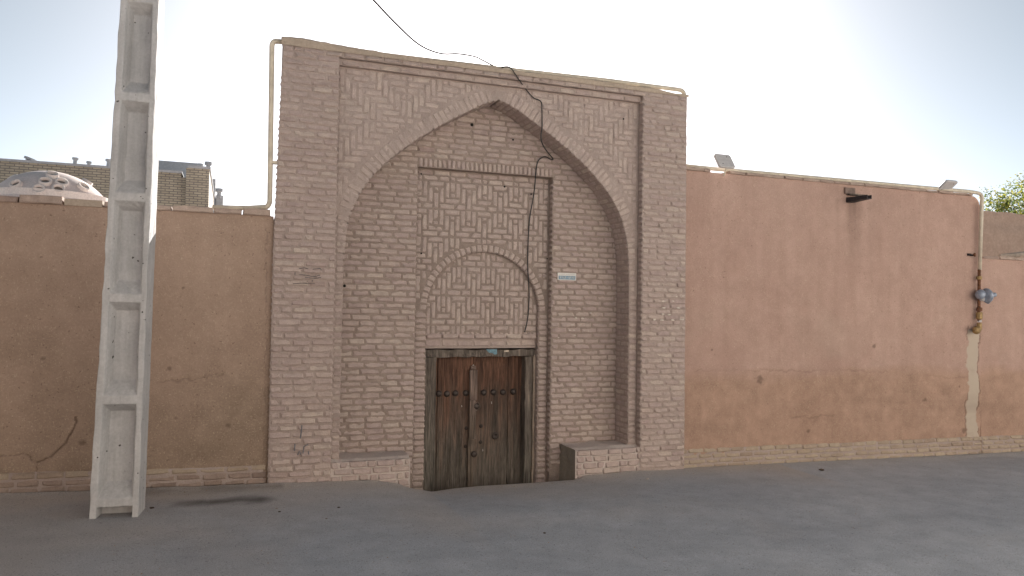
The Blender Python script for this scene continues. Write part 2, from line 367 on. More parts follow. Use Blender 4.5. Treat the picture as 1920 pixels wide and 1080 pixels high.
def lay(B, x0, x1, z0, z1, y, parent, cut=None, course=.0632, length=.2, d=.05, mat=None, name='brick', header=.0, jit=.004, proud=.004):
    """courses of stretchers with broken joints on a wall facing -y"""
    n = max(1, round((z1 - z0) / course)); c = (z1 - z0) / n
    for k in range(n):
        z = z0 + (k + .5) * c + rng.uniform(-.0025, .0025); x = x0 - (length * .5 if k % 2 else 0) * (1 if x1 - x0 > .25 else 0) + rng.uniform(-.03, .03) * (1 if x1 - x0 > .25 else 0)
        while x < x1 - .012:
            L = length * (.5 if rng.random() < header else 1) * rng.uniform(.86, 1.12)
            a, b = max(x, x0), min(x + L, x1)
            if b - a < .05 and x1 - b > .01: b = min(a + .1, x1)
            if x1 - b < .04: b = x1
            aa, bb = a + .006, b - .006
            for (p, q) in (cut(aa, bb, z) if cut else [(aa, bb)]):
                B.add(((p + q) / 2 , y - rng.uniform(-proud, proud) , z + rng.uniform(-jit, jit) * .6), q - p, c - .0125 + rng.uniform(-.006, .003), d, parent=parent, name=name, mat=mat)
            x = b if b > x + .01 else x + L

def noisy_front(name, x0, x1, z0, z1, y, depth, parent, mat, amp=.0065, step=.0165, seed=1, keep=None):
    """solid block whose street face (at y, facing -y) is uneven mortar"""
    U = np.linspace(x0, x1, max(2, int((x1 - x0) / step) + 1)); V = np.linspace(z0, z1, max(2, int((z1 - z0) / step) + 1))
    px, py, pz = parent.location if parent is not None else (0, 0, 0)
    msk = None
    if keep is not None:
        uc, vc = np.meshgrid((U[1:] + U[:-1]) / 2, (V[1:] + V[:-1]) / 2, indexing='ij'); msk = keep(uc, vc)
    m = grid_mesh(name, U, V, lambda u, v: (u - px, y + vnoise(u, v, .045, seed) * amp + vnoise(u, v, .02, seed + 1) * amp * .6 - py, v - pz), mat, keep=msk)
    if depth > 0:
        b = MB(); b.box(x0 - px, x1 - px, y + amp * 2 - py, y + depth - py, z0 - pz, z1 - pz); b.f.pop(2); join_into(m, b)
    return link(name, m, parent)

# ------------------------------------------------------------------ the gateway
W = 4.635; XM = 2.309; FL, FR = .596, 4.036; ZT = 4.165; TOP = 4.235
YS, YN, YP, YT = .10, .41, .51, .56
gate = empty('brick_gateway', (XM, 0.35, -.2), 'tall square brick portal with pointed arch niche and patterned brick panels', 'gateway')
MO = .0105
left_pil = noisy_front('pilaster', .004, FL - .006, -.25, TOP, MO, .16, gate, M_MORT, seed=1)
def lean(z): return .05 * np.clip((np.asarray(z) - 2.2) / 2.0, 0, 1)      # the left corner has worn back towards the top
for v in left_pil.data.vertices:
    if v.co.x + XM < .15: v.co.x += float(lean(v.co.z - .2)) * (1 - max(0, v.co.x + XM) / .15)
mb = MB(); mb.box(.115 - XM, FL - .006 - XM, .165 - .35, .74 - .35, -.05, TOP - .002 + .2); mb.box(.003 - XM, .068 - XM, .162 - .35, .50 - .35, -.05, 2.53 + .2); mb.build('pilaster_core', M_MORT, gate)
right_pil = noisy_front('pilaster', FR + .006, W - .004, -.35, TOP, MO, .72, gate, M_MORT, seed=3)
band = noisy_front('top_band', FL - .006, FR + .006, ZT + .003, TOP, MO, .72, gate, M_MORT, seed=5)
B = Bricks(); PB = Bricks(); VB = Bricks(); SB = Bricks()
lay(B, 0, FL, -.10, ZT, 0, left_pil, cut=lambda a, b, z: [(max(a, float(lean(z))), b)], d=.06, mat=M_BRICK, header=.12)
lay(B, FR, W, -.24, ZT, 0, right_pil, d=.06, mat=M_BRICK, header=.12)
lay(B, .048, W, ZT, TOP - .005, 0, band, d=.06, mat=M_BRICK, header=.1)
# brick ends on the inner faces of the pilasters and the outer faces of the gateway
for k in range(int((ZT + .1) / .0632)):
    z = -.06 + k * .0632
    B.add((FR + .001, .052, z), .085, .05, .03, n=(-1, 0, 0), parent=right_pil, mat=M_BRICK)
    B.add((FL - .001, .052, z), .085, .05, .03, n=(1, 0, 0), parent=left_pil, mat=M_BRICK)
    B.add((.001 + float(lean(z)), .055, z), .09, .05, .03, n=(-1, 0, 0), parent=left_pil, mat=M_BRICK)
    B.add((W - .001, .055, z), .09, .05, .03, n=(1, 0, 0), parent=right_pil, mat=M_BRICK)

# pointed arch profile (offset from centre line, height)
HALF = [(1.623, -.4), (1.623, 1.9), (1.618, 2.13), (1.597, 2.42), (1.55, 2.64), (1.463, 2.84), (1.345, 3.02), (1.185, 3.19), (.976, 3.373), (.70, 3.57), (.40, 3.758), (.175, 3.885), (0, 3.95)]
def smooth_curve(pts, n=10):
    out = []
    for i in range(len(pts) - 1):
        p0 = pts[max(i - 1, 0)]; p1 = pts[i]; p2 = pts[i + 1]; p3 = pts[min(i + 2, len(pts) - 1)]
        for k in range(n):
            t = k / n
            out.append(tuple(.5 * (2 * b + (c - a) * t + (2 * a - 5 * b + 4 * c - d) * t * t + (3 * b - a - 3 * c + d) * t ** 3) for a, b, c, d in zip(p0, p1, p2, p3)))
    out.append(pts[-1]); return out
HC = HALF[:1] + smooth_curve(HALF[1:])
def arch_half(z):                       # half width of the opening at height z
    zs = [p[1] for p in HC]; return np.interp(z, zs, [p[0] for p in HC], right=-1)
def resample(c, step):
    c = np.array(c); s = np.concatenate([[0], np.cumsum(np.hypot(*np.diff(c, axis=0).T))]); n = int(round(s[-1] / step)); ss = (np.arange(n) + .5) * s[-1] / n
    x = np.interp(ss, s, c[:, 0]); z = np.interp(ss, s, c[:, 1]); e = s[-1] / n * .4
    tx = np.interp(ss + e, s, c[:, 0]) - np.interp(ss - e, s, c[:, 0]); tz = np.interp(ss + e, s, c[:, 1]) - np.interp(ss - e, s, c[:, 1]); L = np.hypot(tx, tz)
    return list(zip(x, z, tx / L, tz / L)), s[-1] / n
RING = .15
def ring_dist(x, z):                    # distance outside the arch curve (positive outside)
    o = np.abs(np.asarray(x) - XM); return np.where((o > arch_half(z)) , 1, -1) * seg_dist(o, z, HC)
spandrel = noisy_front('spandrel', FL - .004, FR + .004, -.35, ZT + .002, YS + .0065, 0, gate, M_MORT, step=.0175, seed=7, keep=lambda x, z: ring_dist(x, z) > .010)
# voussoir ring and soffit bricks
ring, stp = resample([p for p in HC if p[1] >= 1.9], .063)
for s in (-1, 1):
    for k, (ox, oz, tx, tz) in enumerate(ring):
        nx, nz = tz, -tx                # outward (away from the opening)
        if nx < 0 and ox > .05: nx, nz = -nx, -nz
        L = RING
        if s * 1 and ox + nx * L > (XM - FL - .004): L = max(.03, (XM - FL - .006 - ox) / max(nx, .05))
        L = min(L, RING) - .004
        if ox < .03: continue
        c = (XM + s * (ox + nx * L / 2), YS + .002 - rng.uniform(-.003, .003), oz + nz * L / 2)
        VB.add(c, L, stp - .008, .06, v=(s * tx, 0, tz) if s < 0 else (-tx, 0, -tz), parent=spandrel, name='voussoir', mat=M_PAT)
    full, st2 = resample([(1.623, -.3)] + HC[1:], .0632)
    for k, (ox, oz, tx, tz) in enumerate(full):
        nx, nz = -tz, tx                # inward
        if nx > 0 and ox > .05: nx, nz = -nx, -nz
        if ox < .02: continue
        o = .2 if k % 2 else .1
        for (a, b) in ((.004, o), (o, .31)):
            SB.add((XM + s * (ox + nx * 0), YS + (a + b) / 2, oz), b - a - .012, st2 - .0125, .03, v=(s * tx, 0, tz), n=(s * nx, 0, nz), parent=spandrel, name='soffit_brick', mat=M_BRICK)
sm = MB()                               # mortar bed behind the soffit bricks
for s in (-1, 1):
    fine, _ = resample([(1.623, -.35)] + HC[1:], .04); rows = []
    for ox, oz, tx, tz in fine:
        nx, nz = tz, -tx
        if nx < 0 and ox > .05: nx, nz = -nx, -nz
        rows.append([(XM + s * (ox + nx * .006), YS + .008, oz + nz * .006), (XM + s * (ox + nx * .006), YN + .03, oz + nz * .006)])
    vs = [np.array(p) - np.array(gate.location) for r in rows for p in r]
    sm.add(vs, [(2 * i, 2 * i + 1, 2 * i + 3, 2 * i + 2) for i in range(len(rows) - 1)])
sm.build('arch_soffit', M_MORT, gate)
# narrow brick columns of the spandrel frame below the arch
for xa, xb in ((FL, XM - 1.623), (XM + 1.623, FR)):
    for k in range(33):
        z = -.15 + .0632 * (k + .5)
        if z < 1.88: B.add(((xa + xb) / 2, YS - rng.uniform(-.004, .004), z), xb - xa - .004, .050, .06, parent=spandrel, mat=M_BRICK)
# stepped course under the top band
x = FL + .004
step_core = MB(); step_core.box(*(np.array([FL - .004, FR + .004]) - XM), .058 - .35, .34 - .35, ZT - .062 + .2, ZT + .002 + .2); step_core.build('cornice_step', M_MORT, gate)
while x < FR - .02:
    L = min(.2 * rng.uniform(.95, 1.05), FR - .004 - x); B.add((x + L / 2, .052, ZT - .032), L - .009, .056, .1, parent=spandrel, mat=M_BRICK); x += L
# herringbone of the spandrels
U_ = .0635
def herring(i, j, L=3):
    t = (i - j) % (2 * L)
    return ('H', j, i - t) if t < L else ('V', i, j - (2 * L - 1 - t))
cells = {}
nI = int((FR - FL) / U_) + 1
for ci in range(-30, 31):
    for cj in range(-26, 14):
        x = XM + (ci + .5) * U_; z = 3.62 + cj * U_
        if x < FL + .02 or x > FR - .02 or z > ZT - .075 or z < 2.0: continue
        ax = abs(abs(ci + .5) - 16) ; i = int(math.floor(ax)); j = abs(cj)
        sgn = (1 if ci >= 0 else 0, 1 if abs(ci + .5) >= 16 else 0, 1 if cj >= 0 else 0)
        o, a, b = herring(i, j)
        key = (o, ci, b, sgn) if o == 'V' else (o, cj, b, sgn)
        cells.setdefault(key, []).append((ci, cj))
def clear(x, z): return float(ring_dist(x, z)) > RING + .002
for key, cl in cells.items():
    i0 = min(c[0] for c in cl); i1 = max(c[0] for c in cl); j0 = min(c[1] for c in cl); j1 = max(c[1] for c in cl)
    x0 = max(XM + i0 * U_, FL + .002); x1 = min(XM + (i1 + 1) * U_, FR - .002); z0 = 3.62 + (j0 - .5) * U_; z1 = min(3.62 + (j1 + .5) * U_, ZT - .066)
    g = .0055; x0 += g; x1 -= g; z0 += g; z1 -= g
    if key[0] == 'H':                   # trim along the length where the arch ring cuts it
        xs = np.linspace(x0, x1, 13); ok = [x for x in xs if clear(x, z0) and clear(x, z1)]
        if not ok: continue
        x0, x1 = min(ok), max(ok)
        PB.add(((x0 + x1) / 2, YS - rng.uniform(-.003, .005), (z0 + z1) / 2), x1 - x0, z1 - z0, .05, parent=spandrel, name='pattern_brick', mat=M_PAT)
    else:
        zs = np.linspace(z0, z1, 13); ok = [z for z in zs if clear(x0, z) and clear(x1, z)]
        if not ok: continue
        z0, z1 = min(ok), max(ok)
        PB.add(((x0 + x1) / 2, YS - rng.uniform(-.003, .005), (z0 + z1) / 2), z1 - z0, x1 - x0, .05, v=(1, 0, 0), parent=spandrel, name='pattern_brick', mat=M_PAT)

# niche back wall round the tall panel
PL0, PL1, PZ = 1.508, 3.092, 3.212
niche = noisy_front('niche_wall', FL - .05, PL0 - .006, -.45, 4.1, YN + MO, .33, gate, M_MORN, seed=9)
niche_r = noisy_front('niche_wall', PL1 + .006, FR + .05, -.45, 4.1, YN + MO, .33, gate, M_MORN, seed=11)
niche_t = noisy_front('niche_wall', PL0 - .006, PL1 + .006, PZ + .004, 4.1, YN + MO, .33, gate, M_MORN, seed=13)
def cut_arch(p, q, z):
    h = float(arch_half(z)) + .05
    if h < 0: return []
    a, b = max(p, XM - h), min(q, XM + h); return [(a, b)] if b - a > .03 else []
lay(B, FL + .02, PL0, -.1, PZ + .105, YN, niche, cut_arch, mat=M_BRICK, d=.06)
lay(B, PL1, FR - .02, -.1, PZ + .105, YN, niche_r, cut_arch, mat=M_BRICK, d=.06)
lay(B, FL + .05, FR - .05, PZ + .105, 4.0, YN, niche_t, cut_arch, mat=M_BRICK, d=.06)
x = PL0
while x < PL1 - .02:                    # soldier course over the panel
    B.add((x + .026, YN - rng.uniform(0, .005), PZ + .053), .095, .042, .09, v=(1, 0, 0), parent=niche_t, mat=M_BRICK); x += .0528
for k in range(54):                     # panel reveals
    z = -.15 + .0632 * k
    if z < PZ - .02:
        B.add((PL1 + .001, YN + .052, z), .08, .05, .03, n=(-1, 0, 0), parent=niche_r, mat=M_BRICK)
        B.add((PL0 - .001, YN + .052, z), .08, .05, .03, n=(1, 0, 0), parent=niche, mat=M_BRICK)
# tall panel, small arch
TX, TZ, TR = 2.315, 1.66, .665
def tdist(x, z):
    o = np.abs(np.asarray(x) - TX); z = np.asarray(z)
    return np.where(z > TZ, np.hypot(o, z - TZ) - TR, o - TR)
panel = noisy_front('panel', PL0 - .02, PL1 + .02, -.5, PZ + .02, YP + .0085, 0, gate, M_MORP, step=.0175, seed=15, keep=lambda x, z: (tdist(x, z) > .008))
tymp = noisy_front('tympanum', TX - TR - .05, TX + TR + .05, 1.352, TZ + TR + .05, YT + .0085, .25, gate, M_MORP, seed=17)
RING2 = .085
na = 33
for k in range(na):
    a = math.pi * (k + .5) / na; ca, sa = math.cos(a), math.sin(a)
    VB.add((TX + ca * (TR + RING2 / 2), YP - rng.uniform(0, .005), TZ + sa * (TR + RING2 / 2)), RING2 - .004, math.pi * TR / na - .009, .06, v=(sa, 0, -ca), parent=panel, name='voussoir', mat=M_PAT)
    SB.add((TX + ca * TR, YP + .03, TZ + sa * TR), .05, math.pi * TR / na - .011, .03, v=(-sa, 0, ca), n=(-ca, 0, -sa), parent=panel, name='soffit_brick', mat=M_BRICK)
for xa, xb in ((PL0 + .012, TX - TR), (TX + TR, PL1)):
    for k in range(34):
        z = -.45 + .0632 * (k + .5)
        if z < TZ:
            B.add(((xa + xb) / 2, YP - rng.uniform(0, .005), z), xb - xa - .006, .05, .06, parent=panel, mat=M_BRICK)
            B.add((xb if xa < 2 else xa, YP + .035, z), .06, .05, .03, n=(1 if xa < 2 else -1, 0, 0), parent=panel, mat=M_BRICK)
def cross_cell(i, j, w=6, h=10):
    """interlaced cross pattern: returns the piece (orientation, id, extents) that a cell belongs to"""
    for (ox, oz) in ((0, 0), (w // 2, h // 2)):
        a = (i - ox + w // 2) % w - w // 2; b = (j - oz + h // 2) % h - h // 2; bi, bj = i - a, j - b
        if a == 0 and -2 <= b <= 2: return ('V', bi, bj - 2, bj) if b <= 0 else ('V', bi, bj + 1, bj + 2)
        if a == 0 and abs(b) == 3: return ('S', i, j, j)
        if abs(a) == 1 and 1 <= abs(b) <= 3: return ('V', i, bj + (1 if b > 0 else -3), bj + (3 if b > 0 else -1))
        if abs(a) <= 1 and abs(b) == 4: return ('H', j, bi - 1, bi + 1)
    for (ox, oz) in ((0, 0), (w // 2, h // 2)):
        b = (j - oz) % h
        if b == 0:
            a = (i - ox) % w; bi = i - a
            return ('H', j, bi + 1, bi + 3) if a <= 3 else ('H', j, bi + 4, bi + 5)
    return ('S', i, j, j)
def lay_pattern(x0, zt, uw, uh, ncol, nrow, io, jo, y, parent, ok):
    seen = set()
    for i in range(ncol):
        for j in range(nrow):
            p = cross_cell(i - io, j - jo)
            if (p, ) in seen: continue
            seen.add((p, )); o, k, a, b = p
            if o == 'V' or o == 'S': i0 = i1 = k + io if o == 'V' else i; j0, j1 = (a + jo, b + jo) if o == 'V' else (j, j)
            else: j0 = j1 = k + jo; i0, i1 = a + io, b + io
            if o == 'S': i0 = i1 = i; j0 = j1 = j; seen.discard((p, ))
            i0, i1 = max(i0, 0), min(i1, ncol - 1); j0, j1 = max(j0, 0), min(j1, nrow - 1)
            if i1 < i0 or j1 < j0: continue
            g = .0068; xa, xb = x0 + i0 * uw + g, x0 + (i1 + 1) * uw - g; za, zb = zt - (j1 + 1) * uh + g, zt - j0 * uh - g
            if o == 'H':
                s = [x for x in np.linspace(xa, xb, 11) if ok(x, za) and ok(x, zb)]
                if not s: continue
                xa, xb = min(s), max(s)
                PB.add(((xa + xb) / 2, y - rng.uniform(-.003, .005), (za + zb) / 2), xb - xa, zb - za, .05, parent=parent, name='pattern_brick', mat=M_PAT)
            else:
                s = [z for z in np.linspace(za, zb, 11) if ok(xa, z) and ok(xb, z)]
                if not s: continue
                za, zb = min(s), max(s)
                PB.add(((xa + xb) / 2, y - rng.uniform(-.003, .005), (za + zb) / 2), zb - za, xb - xa, .05, v=(1, 0, 0), parent=parent, name='pattern_brick', mat=M_PAT)
UW = (PL1 - PL0 - .016) / 25
x = PL0 + .008
while x < PL1 - .03:
    L = min(UW * 3, PL1 - .006 - x); B.add((x + L / 2, YP - .002, PZ - .03), L - .012, .05, .05, parent=panel, mat=M_PAT); x += L
lay_pattern(PL0 + .008, PZ - .06, UW, .0615, 25, 24, 3, 5, YP, panel, lambda x, z: float(tdist(x, z)) > RING2 + .003)
TW = 2 * TR / 23
lay_pattern(TX - TR, TZ + TR + .03, TW, .066, 23, 16, 3 - 0, 7, YT, tymp, lambda x, z: float(tdist(x, z)) < .0 and z > 1.36)
x = TX - TR
for k in range(7):                      # flat course under the tympanum and the recessed one above the door
    L = 2 * TR / 7
    B.add((x + L / 2, YT - .012 - rng.uniform(0, .006), 1.375), L - .008, .052, .07, parent=tymp, mat=M_PAT)
    B.add((x + L / 2, YT + .028, 1.298), L - .014, .075, .07, parent=tymp, mat=M_BRICK); x += L
lint = MB(); lint.box(TX - TR - XM, TX + TR - XM, YT + .034 - .35, YT + .3 - .35, 1.238 + .2, 1.352 + .2); lint.build('door_head', M_MORT, gate)
back = MB(); back.box(.14 - XM, W - .006 - XM, .79 - .35, 1.05 - .35, -.6 + .2, TOP - .01 + .2); back.build('back_wall', M_MORT, gate)
for xa, xb in ((PL0 - .01, TX - TR - .002), (TX + TR + .002, PL1 + .01)):
    side = MB(); side.box(xa - XM, xb - XM, YP + .012 - .35, .74 - .35, -.6 + .2, TZ + .2); side.build('door_jamb', M_MORT, gate)
# benches either side of the door
def bench(x0, x1, zt, z0, face):
    U = np.linspace(x0, x1, 40); V = np.linspace(.012, YN + .02, 22)
    m = grid_mesh('bench', U, V, lambda u, v: (u - XM, v - .35 + vnoise(u, 0 * u, .12, 40) * .008 * (v < .03), zt + fbm(u, v, .16, 41) * .022 - np.clip(.11 - v, 0, 1) * .35 + .2), M_BENCH)
    b = MB(); b.box(x0 + .004 - XM, x1 - XM, .02 - .35, YN + .02 - .35, z0 + .2, zt - .02 + .2); join_into(m, b)
    o = link('bench', m, gate)
    lay(B, x0 + (.012 if face else 0), x1, z0, zt - .012, .0, o, mat=M_BRICK, d=.05, course=.066, header=.15)
    if face:
        U2 = np.linspace(.008, YN + .02, 30); V2 = np.linspace(z0, zt - .006, 26)
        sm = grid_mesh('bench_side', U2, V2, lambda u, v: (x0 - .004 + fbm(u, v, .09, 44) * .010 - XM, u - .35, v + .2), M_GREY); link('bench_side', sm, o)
    return o
bench(FL - .012, 1.383, .168, -.25, False)
bench(3.232, FR + .012, .150, -.35, True)
# mud cap on top with a worn, wavy edge
U = np.linspace(.035, W + .012, 240); V = np.linspace(0, 1, 24)
def capfn(u, v):
    ang = v * math.pi; edge = fbm(u, u * 0, .5, 50) * .016 + fbm(u, u * 0, .08, 52) * .007
    hgt = .058 + edge + .030 * np.exp(-((u - .25) / .3) ** 2) - .028 * (u > 4.15) * np.clip((u - 4.15) / .3, 0, 1)
    yy = np.where(v < .25, -.010 + edge * .5, np.where(v > .9, 1.06, -.01 + (v - .25) / .65 * 1.06)); zz = np.where(v < .25, TOP - .02 + (hgt + .0) * (v / .25), np.where(v > .9, TOP + hgt - (v - .9) * 10 * hgt, TOP - .02 + hgt + .02 * np.sin((v - .25) * 5)))
    u = u + np.clip(v - .3, 0, 1) * .16 * np.exp(-(u - .035) / .15)
    return u - XM, yy - .35 + fbm(u, v, .1, 55) * .006, zz + .2 + fbm(u, v * 3, .07, 57) * .004
link('mud_cap', grid_mesh('mud_cap', U, V, capfn, M_MUD), gate)
for k, (hx, hy, hY, hr) in enumerate(((885, 234, YN, .019), (962, 262, YN, .012), (946, 350, YP, .012), (996, 364, YP, .010), (790, 326, YP, .009), (790, 475, YP, .011), (1026, 485, YP, .009), (1169, 223, YS, .010), (646, 536, YN, .016))):
    hp = P(hx, hy, hY - .004); mb = MB(); mb.lathe([(hr, 0), (hr * .8, .006), (hr * .3, .007)], hp - np.array(gate.location), (0, -1, 0), 9); mb.build('nail_hole', M_HOLE, gate)
B.emit(300, gate, 'brickwork', M_BRICK)
PB.emit(300, gate, 'pattern_brickwork', M_PAT)
VB.emit(200, gate, 'voussoirs', M_PAT)
SB.emit(300, gate, 'soffit_brickwork', M_BRICK)

# ------------------------------------------------------------------ plaster walls
def wall(name, x0, x1, z0, ztop, y, depth, mat, step, label, crackfn, roundx=None, seed=0):
    o = empty(name, ((x0 + x1) / 2, y + depth / 2, z0), label, 'wall')
    U = np.arange(x0, x1 + step * .5, step) if x0 != -8.0 or step > .1 else np.concatenate([np.arange(-8.0, -2.7, .1), np.arange(-2.7, x1 + step * .4, step)]); U[-1] = x1
    V = np.linspace(z0, ztop, int((ztop - z0) / step) + 1)
    uu, vv = np.meshgrid(U, V, indexing='ij')
    crack, stain, pale, low, lump = crackfn(uu, vv)
    hf = fbm(uu, vv, 1.3, seed) * .016 + fbm(uu, vv * 1.4, .28, seed + 6) * .007 + fbm(uu, vv, .07, seed + 12) * .0028 + crack * .014 - lump
    px, py, pz = o.location
    zz = vv
    if roundx:
        r = .16; d = np.clip((uu - (x1 - r)) / r, 0, 1); lim = ztop - r + r * np.sqrt(np.clip(1 - d * d, 0, 1)); zz = z0 + (vv - z0) * (lim - z0) / (ztop - z0)
    m = grid_mesh('plaster_face', U, V, lambda u, v: (u - px, y + hf - py, zz - pz), mat, {'stain': np.clip(stain + crack * 1.25, 0, 1), 'pale': np.clip(pale, 0, 1), 'low': np.clip(low, 0, 1)})
    b = MB(); top = zz[:, -1]
    k = max(1, int(.25 / step)); ids = sorted(set(list(range(0, len(U), k)) + list(range(max(0, len(U) - 16), len(U))))); hb = hf[:, -1]
    for a, c in zip(ids[:-1], ids[1:]):
        b.add([(U[a] - px, y + hb[a] - py, top[a] - pz), (U[c] - px, y + hb[c] - py, top[c] - pz), (U[c] - px, y + depth - py, top[c] - pz), (U[a] - px, y + depth - py, top[a] - pz)], [(0, 1, 2, 3)])
        b.add([(U[a] - px, y + depth - py, z0 - pz), (U[c] - px, y + depth - py, z0 - pz), (U[c] - px, y + depth - py, top[c] - pz), (U[a] - px, y + depth - py, top[a] - pz)], [(1, 0, 3, 2)])
    for xx, q in ((U[0], 0), (U[-1], -1)):
        b.add([(xx - px, y + .002 - py, z0 - pz), (xx - px, y + depth - py, z0 - pz), (xx - px, y + depth - py, top[q] - pz), (xx - px, y + .002 - py, top[q] - pz)], [(0, 1, 2, 3)])
    join_into(m, b); link('plaster_face', m, o); return o
def Q(px, py, Y=.1): p = P(px, py, Y); return (p[0], p[2])
def spots(x, z, lst):
    s = 0
    for (cx, cz, r) in lst: s = np.maximum(s, np.clip(1.5 - np.hypot(x - cx, (z - cz) * 1.3) / r + 1.1 * fbm(x, z, .03, 48), 0, 1))
    return s
def left_cracks(x, z):
    wob = vnoise(x, z, .06, 20) * .014 + vnoise(x, z, .022, 24) * .008
    c = np.clip(1 - seg_dist(x + wob, z + wob, [Q(146, 778), Q(140, 800), Q(122, 832), Q(95, 857), Q(72, 864), Q(70, 880)]) / .0095, 0, 1)
    c = np.maximum(c, .6 * np.clip(1 - seg_dist(x + wob, z + wob, [Q(0, 854), Q(40, 850), Q(72, 864)]) / .0085, 0, 1))
    c = np.maximum(c, np.clip(1 - seg_dist(x + wob, z, [Q(500, 430), Q(498, 600), Q(496, 760), Q(492, 880)]) / .008, 0, 1) * .35)
    c = np.maximum(c, .35 * np.clip(1 - seg_dist(x + wob, z + wob * 2, [Q(295, 715), Q(350, 712), Q(420, 700)]) / .012, 0, 1))
    st = .75 * spots(x, z, [(*Q(158, 827), .028), (*Q(428, 797), .02), (*Q(318, 690), .02), (*Q(82, 672), .018), (*Q(330, 782), .016), (*Q(345, 540), .012)])
    st = st + .25 * np.clip(fbm(x, z, .5, 23) - .15, 0, 1) * (z < 1.3)
    return c, st, 0 * x, np.clip((1.25 - z) / 1.1 + fbm(x, z, .6, 27) * .5, 0, .8), 0 * x
def right_cracks(x, z):
    wob = vnoise(x, z, .09, 31) * .012
    wob = wob + vnoise(x, z, .03, 34) * .006
    c = .28 * np.clip(vnoise(x, z, .35, 36) + .9, 0, 1.3) * np.clip(1 - seg_dist(x, z + wob * 2.0, [Q(1305, 695), Q(1400, 694), Q(1500, 695), Q(1600, 693), Q(1700, 703), Q(1812, 709)]) / .013, 0, 1)
    c = np.maximum(c, .35 * np.clip(1 - seg_dist(x, z + wob * 1.6, [Q(1480, 784), Q(1530, 780), Q(1562, 779)]) / .014, 0, 1))
    pl = [Q(1826, 620), Q(1823, 680), Q(1826, 730), Q(1821, 780), Q(1826, 822)]; d = seg_dist(x + wob * 1.6 + vnoise(x, z, .03, 49) * .012, z, pl) - .02 * np.clip((.5 - z) / .5, 0, 1)
    pale = np.clip((.105 - d) / .012, 0, 1) * (z < Q(1826, 618)[1]); c = np.maximum(c, .8 * np.clip(1 - np.abs(d - .112) / .013, 0, 1) * (z < Q(1826, 612)[1]) * (vnoise(x, z, .2, 33) > -.45))
    sx, sz = Q(1600, 375); drip = (z < sz) * np.clip(1 - (sz - z) / 1.15, 0, 1) * (np.exp(-((x - sx - .02) / .10) ** 2) * .8 + np.exp(-((x - sx + .26) / .05) ** 2) * .22 + np.exp(-((x - sx - .30) / .05) ** 2) * .2) * (.7 + .5 * fbm(x * 3, z * .3, .2, 35))
    st = drip + .8 * spots(x, z, [(*Q(1426, 712), .05), (*Q(1640, 649), .03), (*Q(1515, 808), .022), (*Q(1800, 725), .02), (*Q(1734, 750), .03), (*Q(1808, 808), .035), (*Q(1335, 656), .014)])
    st = st + .35 * np.clip(fbm(x * .5, z * 2.6, .35, 37) - .02, 0, 1) * np.exp(-((z - .45) / .28) ** 2) + .25 * np.clip(fbm(x * .7, z * 1.5, .12, 47) - .25, 0, 1) * (z < 1.0) + .1 * spots(x, z, [(sx + .1, sz, .35)])
    low = np.clip((1.02 - z) / .25 + fbm(x * .6, z * 2, .3, 39) * .35, 0, .75)
    pale = np.maximum(pale, .22 * np.clip(fbm(x, z * 1.6, .6, 45) - .1, 0, 1) * (z > 1.0) * (z < 1.9))
    return c, st, pale, low, 0 * x
lwall = wall('mud_wall', -8.0, .004, -.3, 2.548, .055, .42, M_PL_L, .0095, 'brown straw-mud plastered wall left of the portal, behind the concrete pole', left_cracks, seed=2)
rwall = wall('mud_wall', W + .003, 9.55, -.5, 3.375, .10, .38, M_PL_R, .0125, 'tall pinkish plastered wall right of the portal, gas pipe along its top', right_cracks, roundx=True, seed=8)
rwall2 = wall('mud_wall', 9.553, 17.0, -.6, 2.50, .115, .35, M_PL_R, .022, 'lower plastered wall beyond the grey gas regulator', right_cracks, seed=14)
M_PL_O = plaster_material('pale_bounce_plaster', (.62, .585, .53), (.68, .645, .59), (.56, .52, .46), .2)  # pale coat of the added bounce wall
def plain(x, z): return 0 * x, 0 * x, 0 * x, np.clip((.8 - z) / .8, 0, .8), 0 * x
M_PL_B = plaster_material('dim_bounce_plaster', (.42, .365, .315), (.48, .42, .365), (.38, .32, .27), .2)  # darker coat for the added walls that return less light
dim_bounce_wall = wall('mud_wall', -8.0, .97, -.4, 3.4, 0, .4, M_PL_B, .25, 'lower brown mud wall across the street beside the pale house', plain, seed=23)  # unseen wall added so less bounce reaches the portal from the left
dim_bounce_wall.rotation_euler = (0, 0, math.pi); dim_bounce_wall.location.y = -9.6
bounce_wall = wall('mud_wall', 1.0, 30.0, -.4, 5.6, 0, .4, M_PL_O, .25, 'tall sunlit pale plastered house wall across the street, facing the portal', plain, seed=20)  # unseen wall added as a sunlit reflector filling the shaded portal
bounce_wall.rotation_euler = (0, 0, math.pi); bounce_wall.location.y = -9.6
end_shade_wall = wall('mud_wall', -6.0, 3.2, -.4, 5.0, 0, .4, M_PL_B, .25, 'brown mud house wall closing the street beyond the concrete pole', plain, seed=26)  # unseen end wall added to keep light off the left-facing reveals
end_shade_wall.rotation_euler = (0, 0, math.pi / 2); end_shade_wall.location = (-8.2, -4.7, -.4)
LB = Bricks()
